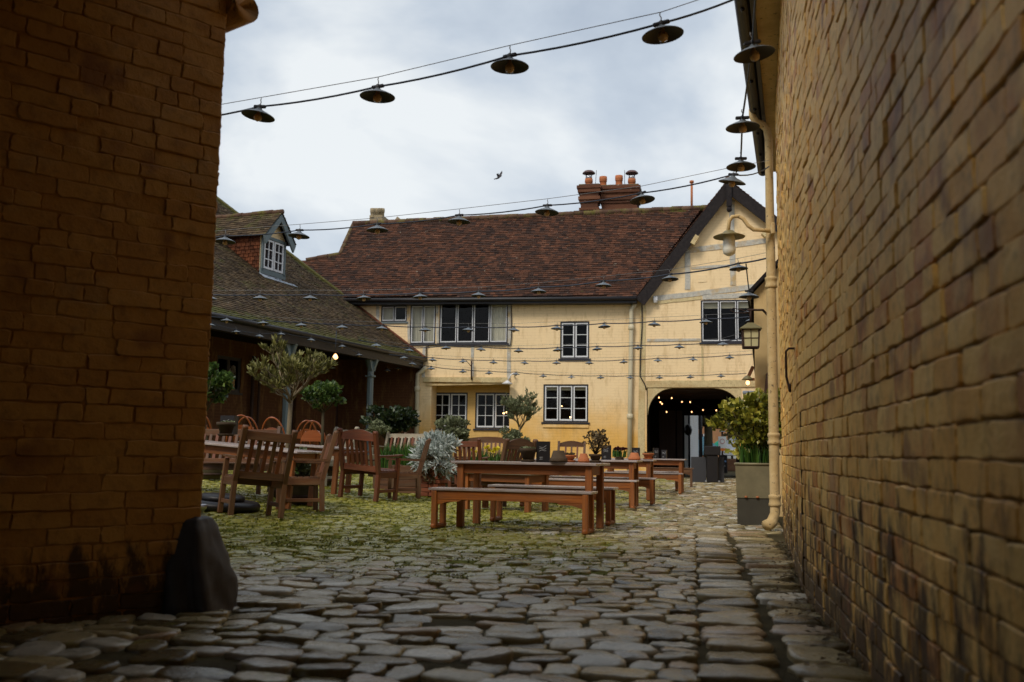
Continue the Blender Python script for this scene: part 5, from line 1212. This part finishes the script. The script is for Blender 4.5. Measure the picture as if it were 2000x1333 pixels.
def olive(label, p, ht, fork, rad, cz, seed, leaf, nl, bmat='bark', lmat='olive', tubh=.36):
    t = empty('olive_tree', p, 0, label, 'tree'); tub(t, .27, tubh); rg = random.Random(seed); bm, lm = MB(), MB(); fk = Vector((.03, 0, fork))
    bm.tube([(0, 0, tubh*.8), (.015, 0, fork*.6), fk], [ht*.021, ht*.018, ht*.017], 8)
    def lf(a, b, n):
        for _ in range(n):
            q = a.lerp(b, rg.random()); d = (b-a).normalized(); pick = lambda: (q, d*.9+Vector((0, 0, .25))); leafs(lm, 1, pick, leaf, .17)
    def br(p0, d, L, r, lv):
        m1 = p0+d*L*.5+Vector((rg.uniform(-1, 1), rg.uniform(-1, 1), rg.uniform(-.4, .4)))*L*.10; p1 = p0+d*L+Vector((0, 0, L*.10)); bm.tube([p0, m1, p1], [r, r*.8, r*.55], 5)
        if lv >= 2: lf(m1, p1, nl)
        if lv == 3: return
        for k in range((5, 4, 4)[lv]):
            f = rg.uniform(.35, 1); q = p0.lerp(m1, f*2) if f < .5 else m1.lerp(p1, f*2-1)
            e = (d*1.1+Vector((rg.uniform(-1, 1), rg.uniform(-1, 1), rg.uniform(-.35, .85)))).normalized(); br(q, e, L*rg.uniform(.42, .62), r*.52, lv+1)
    for k in range(7):
        a = 2*PI*k/7+rg.uniform(-.3, .3); e = Vector((math.cos(a)*rad[0]*.72, math.sin(a)*rad[1]*.72, cz-fork+rg.uniform(-.55, .35)*rad[2])); br(fk+Vector((0, 0, rg.uniform(-.12, .02))), e.normalized(), e.length, ht*.0095, 0)
    bm.build('trunk', M[bmat], t).name; lm.build('crown', M[lmat], t); return t
o = gp(560, 14.2); zc = lambda y, d: ond(560, y, d).z
olive('spreading olive tree with bare lower branches in front of the grey post', o, 2.0, ond(560, 778, 14.2).z-o.z, (.50, .46, .36), ond(585, 730, 14.2).z-o.z, 5, .08, 6)
q = gp(410, 16.5); tree('bay_tree', 'clipped bay tree with a round crown at the edge of the left wall', 'tree', q, (-.15, 0, 1.1), (-.02, 0, ond(410, 752, 16.5).z-q.z), .03, (.36, .36, .34), 2600, .075, 'bay', 'barkd', .22, .35, 30, 4, 7, .42)
q = gp(628, 17.5); tree('bay_tree', 'clipped bay tree half hidden behind the olive tree', 'tree', q, (0, 0, 1.35), (-.05, 0, ond(625, 768, 17.5).z-q.z), .03, (.36, .36, .22), 2000, .07, 'bay', 'barkd', .22, .35, 26, 5, 7, .42)
q = gp(757, 25); tree('round_shrub', 'dark evergreen shrub in front of the arcade doorway', 'shrub', q, (0, 0, .8), (0, 0, ond(757, 820, 25).z-q.z), .05, (.66, .6, .36), 2800, .10, 'dark_leaf', 'barkd', .3, .4, 34, 6, 8, .42)
q = gp(735, 22); tree('sage_bush', 'pale green sage bush in front of the dark shrub', 'shrub', q, (0, 0, .8), (0, 0, ond(735, 838, 22).z-q.z), .03, (.28, .25, .16), 1300, .05, 'lav', 'barkd', .2, .5, 20, 7, 6)
q = gp(1012, 23); olive('small olive tree in front of the pale patch of the inn wall', q, 1.6, ond(1012, 836, 23).z, (.36, .34, .32), ond(1012, 806, 23).z, 8, .075, 6, 'bark', 'lav', .4)
q = gp(1003, 21.5); tree('sage_bush', 'rounded grey green bush below the small olive tree', 'shrub', q, (0, 0, .7), (0, 0, ond(1003, 860, 21.5).z), .03, (.36, .33, .24), 2600, .055, 'lav', 'barkd', .27, .62, 30, 9, 6)
q = gp(880, 19.5); tree('sage_bush', 'grey green sage bush behind the silvery plant', 'shrub', q, (0, 0, .8), (0, 0, ond(882, 852, 19.5).z), .03, (.40, .33, .26), 2600, .06, 'lav', 'barkd', .25, .6, 30, 10, 6)
def planter(label, q, w, d, h, rz=0, mat='barkd'):
    t = empty('timber_planter', q, rz, label, 'planter', 'timber planters'); n = 4
    def bx(m_):
        for k in range(n):
            z = h*(k+.5)/n
            for s in (-1, 1): m_.beam((-w/2, s*d/2, z), (w/2, s*d/2, z), .03, h/n-.006); m_.beam((s*w/2, -d/2, z), (s*w/2, d/2, z), .03, h/n-.006)
        for sx in (-1, 1):
            for sy in (-1, 1): m_.box((sx*w/2, sy*d/2, h/2), (.06, .06, h+.02), bev=.004)
    add(t, 'planks', 'teak', bx); add(t, 'soil', 'soil', lambda m_: m_.box((0, 0, h*.86), (w-.03, d-.03, .03))); return t
# silvery plant in brick planter
q = gp(848, 17.0); t = empty('brick_pier', q, -.1, 'short red brick pier on the cobbles under the silvery plant', 'pier')
def bp(m_):
    for z in range(8):
        for s in (-.09, .09):
            for d in (-.1, .1): m_.box((s+(.02 if z % 2 else -.02), d, .04+z*.075), (.17, .19, .066), 0, bev=.006)
add(t, 'brickwork', 'brickred', bp)
planter('dark timber planter beside the brick pier under the silvery plant', gp(812, 17.4), .7, .42, .5)
t = empty('silver_plant', (q.x, q.y, .55), 0, 'silvery white ragwort spilling over the brick planter', 'plant')
add(t, 'foliage', 'sil', lambda m_: leafs(m_, 3200, crown_pick((.0, -.08, .27), (.46, .30, .34), 34, .26, 11), .12, .12))
add(t, 'lower_foliage', 'rust', lambda m_: leafs(m_, 900, crown_pick((.05, -.2, .0), (.34, .16, .2), 20, .3, 12), .06, .34))
def bladeplant(label, p, rx, ry, n, h, mat='iris', flowers=None, fmat='yellow', nf=12, cat='plant', name='iris_clump', lean=.22):
    t = empty(name, p, 0, label, cat); add(t, 'leaves', mat, lambda m_: blades(m_, (0, 0, 0), rx, ry, n, h, .012, lean))
    if flowers:
        def fl_(m_):
            for _ in range(nf):
                a = U(0, 2*PI); r_ = math.sqrt(random.random()); c = Vector((math.cos(a)*r_*rx, math.sin(a)*r_*ry, h*U(.85, 1.15)))
                leafs(m_, 12, lambda: (c, (U(-1, 1), U(-1, 1), .4)), flowers, .5)
        add(t, 'blossoms', fmat, fl_)
q = gp(790, 17.9); planter('timber planter of green iris blades beside the profile armchair', q, 1.0, .4, .42); bladeplant('tall green iris blades behind the profile armchair', q+Vector((0, 0, .4)), .46, .17, 420, .48)
q = gp(965, 19.5); planter('timber planter of daffodils behind the reddish armchair', q, 1.1, .45, .5); bladeplant('daffodils with yellow flowers in the timber planter', q+Vector((0, 0, .45)), .5, .2, 260, .42, 'iris', .05, 'yellow', 14, 'flowers', 'daffodils')
q = gp(1210, 16.2); t = potthing(0, ontop(1210, 16.1), 'small pot holding the dark red tulips on the second table', .08, .05, 'potdark'); bladeplant('dark red tulips on the second table', ontop(1210, 16.1)+Vector((0, 0, .05)), .12, .06, 70, .13, 'iris', .035, 'red', 16, 'flowers', 'tulips', .3)
q = gp(597, 13.6); bladeplant('green blades growing in the half barrel near the olive', o+Vector((.1, -.12, .3)), .16, .08, 70, .3)
q = gp(590, 13.3); tree('sage_bush', 'grey green lavender between the two nearest armchairs', 'shrub', q, (0, 0, .45), (0.02, 0, .56), .02, (.24, .2, .2), 1200, .05, 'lav', 'barkd', .2, .4, 18, 14, 5)
q = gp(1022, 19); planter('tall timber planter under the rounded grey green bush', q+Vector((0, 1.4, 0)), .7, .5, .55)
# galvanised tanks with shrub
c = (gnd(1445, 1027)+gnd(1508, 1027))/2; c.y += .26; c.x += .02
t = empty('dark_tank', c, -.06, 'dark metal tank standing on the cobbles under the pale one', 'tank')
def tank(m_, w, d, z0, z1, tp, lip):
    m_.add([(s*(w/2+e), r_*(d/2+e), z) for z, e in ((z0, 0), (z1, tp)) for s, r_ in ((-1, -1), (1, -1), (1, 1), (-1, 1))], [(3, 2, 1, 0), (0, 1, 5, 4), (1, 2, 6, 5), (2, 3, 7, 6), (3, 0, 4, 7)])
    m_.add([(s*(w/2+tp-.02), r_*(d/2+tp-.02), z) for z in (z1, z1-.12) for s, r_ in ((-1, -1), (1, -1), (1, 1), (-1, 1))], [(4, 5, 6, 7), (0, 1, 5, 4), (1, 2, 6, 5), (2, 3, 7, 6), (3, 0, 4, 7)])
    if lip:
        for k in range(4):
            a = [(-1, -1), (1, -1), (1, 1), (-1, 1)]; b = a[(k+1) % 4]; a = a[k]; m_.tube([(a[0]*(w/2+tp), a[1]*(d/2+tp), z1), (b[0]*(w/2+tp), b[1]*(d/2+tp), z1)], lip, 8)
add(t, 'tank', 'zincd', lambda m_: tank(m_, .46, .44, 0, .34, .0, .008)); 
t = empty('galvanised_tank', c+Vector((0, 0, .335)), -.06, 'pale galvanised tank planted with a shrub, stacked on the dark tank', 'tank')
add(t, 'tank', 'zinc', lambda m_: tank(m_, .47, .46, 0, .42, .012, .016)); add(t, 'soil', 'soil', lambda m_: m_.box((0, 0, .37), (.45, .44, .04)))
add(t, 'rust_spot', 'pot', lambda m_: [m_.lathe([(.001, -.012), (.018, -.01), (.018, .01), (.001, .012)], (x, -.235, .012), 10) for x in (-.12, .02)])
q = c+Vector((0, .03, .72))
tree('leafy_shrub', 'yellow green leafy shrub growing out of the galvanised tank', 'shrub', q, (.0, .05, .30), (-.03, .08, ond(1462, 825, 12.2).z-q.z), .03, (.44, .38, .34), 2800, .075, 'laurel', 'barkd', 0, 0, 46, 15, 12, .40)
bladeplant('narrow green blades in the galvanised tank below the shrub', q-Vector((0, .02, .02)), .2, .2, 150, .36)

# ================================================================== BEYOND THE ARCH
t = empty('menu_lectern', gp(1391, 29.5), 0, 'black lectern with a wide top in front of the arch', 'lectern'); k_ = .0162
add(t, 'stem', 'black', lambda m_: m_.box((0, 0, .42), (.36, .3, .84), bev=.02)); add(t, 'display_top', 'black', lambda m_: m_.box((0, -.02, .98), (.50, .34, .28), bev=.015)); add(t, 'foot', 'steel', lambda m_: [m_.box((x, -.15, .03), (.06, .05, .06), bev=.01) for x in (-.2, .2)])
for px, lb, w in ((1364, 'black sandwich board left of the lectern', .46), (1406, 'narrow black sandwich board right of the lectern', .24)):
    t = empty('sandwich_board', gp(px, 29.8), 0, lb, 'sign board', 'black boards by the arch')
    for s in (-1, 1): add(t, 'panel', 'black', lambda m_: m_.prism([(-w/2, s*.22, 0), (w/2, s*.22, 0), (w/2, s*.05, .78), (-w/2, s*.05, .78)], (0, 0, 0), (0, .02, 0)))
WB = empty('white_building', (0, 0, 0), 0, 'white painted brick building seen through the carriage arch', 'building'); mb = MB(); a, b = ony(1343, 800, 44), ony(1364, 800, 50)
P = [Vector((a.x-6, 44, -.1)), Vector((a.x, 44, -.1)), Vector((b.x, 50, -.1)), Vector((b.x, 60, -.1)), Vector((a.x-6, 60, -.1))]; mb.prism(P, (0, 0, 0), (0, 0, 6)); mb.build('brick_wall', M['wbrick'], WB)
mb = MB(); mb.tube([(a.x+.06, 44.1, 0), (a.x+.06, 44.1, 5)], .05, 8); mb.build('drainpipe', M['black'], WB); mb = MB(); mb.tube([(b.x+.1, 50, 0), (b.x+.1, 50, 5)], .09, 8); mb.build('drainpipe', M['black'], WB)
t = empty('wall_lantern', (0, 0, 0), 0, 'black lamp fixed by the passage exit against the white wall', 'lamp'); mb = MB(); c = ony(1344, 840, 41.6); mb.lathe([(.001, -.25), (.12, -.2), (.18, 0), (.12, .18), (.001, .25)], c, 10); mb.beam(c+Vector((-.6, 0, -.1)), c+Vector((.1, 0, -.1)), .06, .06); mb.build('lamp_body', M['black'], t)
t = empty('street_sign', gp(1411, 52), 0, 'white pedestrian zone sign with a red ring and orange strip', 'sign'); t.location.z = 0
zs = lambda y: ond(1411, y, 52).z
add(t, 'post', 'iron', lambda m_: m_.tube([(0, .06, 0), (0, .06, zs(842))], .05, 8)); zA, zB, zC = zs(853), zs(876), zs(881)
add(t, 'panel', 'signw', lambda m_: m_.box((0, 0, (zA+zB)/2), (.44, .03, zA-zB), bev=.01)); add(t, 'orange_strip', 'signo', lambda m_: m_.box((0, -.003, (zB+zC)/2-.004), (.44, .03, zB-zC), bev=.005))
add(t, 'red_ring', 'signr', lambda m_: m_.tube([(.125*math.cos(2*PI*k/24), -.022, (zA+zB)/2+.06+.125*math.sin(2*PI*k/24)) for k in range(25)], .012, 5)); add(t, 'lamp_hood', 'lead', lambda m_: m_.lathe([(.001, .12), (.15, .05), (.17, 0), (.001, .02)], (0, .02, zs(844)), 12))
for px, Y, hue, lb in ((1375, 60, 'bcanvas', 'pale blue market parasol seen left through the arch'), (1412, 63, 'green', 'green market parasol seen in the middle of the arch'), (1434, 58, 'wcanvas', 'white and green market parasol seen right through the arch')):
    q = gp(px, Y); t = empty('market_parasol', (q.x, q.y, 0), 0, lb, 'parasol', 'market parasols beyond the arch')
    add(t, 'canopy', hue, lambda m_: m_.lathe([(.001, 2.0), (.35, 1.75), (1.25, 1.05), (1.25, .82), (1.2, .82), (1.2, 1.02)], n=8, smooth=False)); add(t, 'pole', 'iron', lambda m_: m_.tube([(0, 0, 0), (0, 0, 2)], .04, 8))
t = empty('market_stall', gp(1422, 50), 0, 'dark market stall front with crates beyond the arch', 'stall'); add(t, 'counter', 'teak', lambda m_: m_.box((.3, 0, .32), (.9, .5, .64), bev=.02)); add(t, 'crate', 'signw', lambda m_: [m_.box((.05+.3*k, -.05, .72), (.18, .3, .14), bev=.01) for k in range(2)])
t = empty('sandwich_board', gp(1412, 44), 0, 'chalk written black board on the street beyond the arch', 'sign board', 'black boards by the arch'); add(t, 'panel', 'black', lambda m_: m_.box((0, 0, .42), (.38, .06, .84), bev=.01)); add(t, 'chalk_marks', 'chalk', lambda m_: [m_.beam((-.13, -.034, .22+.11*k), (-.13+U(.1, .25), -.034, .22+.11*k), .004, .02) for k in range(5)]); add(t, 'badge', 'signb', lambda m_: m_.box((.11, -.034, .55), (.08, .01, .08)))
for px, Y, r, h, lb, sd in ((1384, 56, .26, 6.5, 'thick bare trunked tree left of the street sign', 21), (1428, 60, .24, 7, 'second street tree right of the street sign', 22)):
    q = gp(px, Y); q.z = 0
    tree('street_tree', lb, 'tree', q, (0, 0, 2.6), (0, 0, 4.6), r, (2.3, 2, 2.2), 1500, .28, 'far', 'barkd', 0, 0, 30, sd, 12, .5, 'street trees beyond the arch')
FB = empty('street_building', (0, 0, 0), 0, 'brown brick street building closing the view through the arch', 'building'); mb = MB(); mb.box((1, 80, 4.5), (34, 6, 9.2)); mb.build('brick_wall', M['farbrick'], FB)
for i in range(5):
    for j in range(2):
        mb = MB(); mb.box((-4+i*2.4, 76.98, 1.6+j*3), (1.1, .1, 1.7)); wo = mb.build('window', M['wframe'], FB); mb = MB(); [mb.box((-4+i*2.4+dx, 76.91, 1.6+j*3), (.07, .05, 1.7)) for dx in (-.5, 0, .5)]; mb.box((-4+i*2.4, 76.9, 1.6+j*3), (1.1, .05, .07)); mb.build('frame', M['white'], wo)
# bird
t = empty('bird', ond(975, 346, 40), 0, 'small dark bird flying above the tiled roof', 'bird'); mb = MB()
mb.lathe([(.001, -.17), (.03, -.12), (.055, -.02), (.045, .07), (.03, .11), (.03, .14), (.001, .17)], n=10)
for v_ in range(len(mb.v)): x, y, z = mb.v[v_]; mb.v[v_] = (z*.8-.02, y, z*.45+x*.9-.02)
mb.prism([(-.06, 0, 0), (.06, 0, .02), (.12, .05, .17), (.10, .1, .30), (.02, .06, .18)], (0, 0, 0), (0, .012, 0)); mb.prism([(-.08, 0, 0), (.03, 0, 0), (-.02, -.08, .13), (-.10, -.12, .10)], (0, 0, 0), (0, .012, 0)); mb.prism([(-.12, -.03, -.06), (-.12, .03, -.06), (-.22, .05, -.10), (-.22, -.05, -.10)], (0, 0, 0), (0, 0, .008))
mb.build('body', M['bird'], t)

# ================================================================== SKY, SUN, CAMERA
SUN_EL, SUN_AZ = math.radians(46), math.radians(205)   # azimuth clockwise from +Y
w = bpy.data.worlds.new('World'); sc.world = w; w.use_nodes = True; nt = w.node_tree; bg = nt.nodes['Background']; N = nt.nodes.new; Lk = nt.links.new
sky = N('ShaderNodeTexSky'); sky.sky_type = 'NISHITA'; sky.sun_disc = False; sky.sun_elevation = SUN_EL; sky.sun_rotation = SUN_AZ; sky.dust_density = 2.5
tc = N('ShaderNodeTexCoord'); mp = N('ShaderNodeMapping'); mp.inputs['Scale'].default_value = (1, 1, 1.9); mp.inputs['Location'].default_value = (3.1, .4, 1.2); Lk(tc.outputs['Generated'], mp.inputs[0])
n1 = N('ShaderNodeTexNoise'); n1.inputs['Scale'].default_value = 2.6; n1.inputs['Detail'].default_value = 6; n1.inputs['Roughness'].default_value = .52; n1.inputs['Distortion'].default_value = .25; Lk(mp.outputs[0], n1.inputs[0])
cr = N('ShaderNodeValToRGB'); e = cr.color_ramp.elements; e[0].position = .36; e[0].color = (3.5, 4.1, 4.95, 1); e[1].position = .62; e[1].color = (7.6, 7.9, 8.0, 1); x = e.new(.49); x.color = (5.0, 5.6, 6.3, 1); Lk(n1.outputs[0], cr.inputs[0])
mx = N('ShaderNodeMix'); mx.data_type = 'RGBA'; mx.inputs[0].default_value = .88; Lk(sky.outputs[0], mx.inputs[6]); Lk(cr.outputs[0], mx.inputs[7]); Lk(mx.outputs[2], bg.inputs[0]); bg.inputs[1].default_value = .1
sl_ = bpy.data.lights.new('sun', 'SUN'); sl_.energy = 1.5; sl_.angle = math.radians(18); sl_.color = (1, .93, .82); so = bpy.data.objects.new('sun', sl_); COL.objects.link(so)
sd_ = Vector((math.sin(SUN_AZ)*math.cos(SUN_EL), math.cos(SUN_AZ)*math.cos(SUN_EL), math.sin(SUN_EL))); so.rotation_euler = sd_.to_track_quat('Z', 'Y').to_euler(); so.location = (0, 0, 30)
cd = bpy.data.cameras.new('camera'); cam = bpy.data.objects.new('camera', cd); COL.objects.link(cam)
cam.matrix_world = Matrix((( RT.x, UP.x, -FW.x, 0), (RT.y, UP.y, -FW.y, 0), (RT.z, UP.z, -FW.z, HC), (0, 0, 0, 1)))
cd.sensor_width = 36; cd.sensor_fit = 'HORIZONTAL'; cd.lens = 36*F/2000; cd.clip_start = .05; cd.clip_end = 2000
cd.dof.use_dof = True; cd.dof.focus_distance = 13; cd.dof.aperture_fstop = 2.6
sc.camera = cam
sc.view_settings.view_transform = 'Standard'; sc.view_settings.look = 'None'; sc.view_settings.exposure = .3; sc.view_settings.gamma = 1
sc.render.engine = 'CYCLES'; sc.cycles.use_denoising = True; sc.cycles.max_bounces = 6; sc.cycles.diffuse_bounces = 2; sc.cycles.glossy_bounces = 3; sc.cycles.transparent_max_bounces = 8; sc.cycles.sample_clamp_indirect = 4
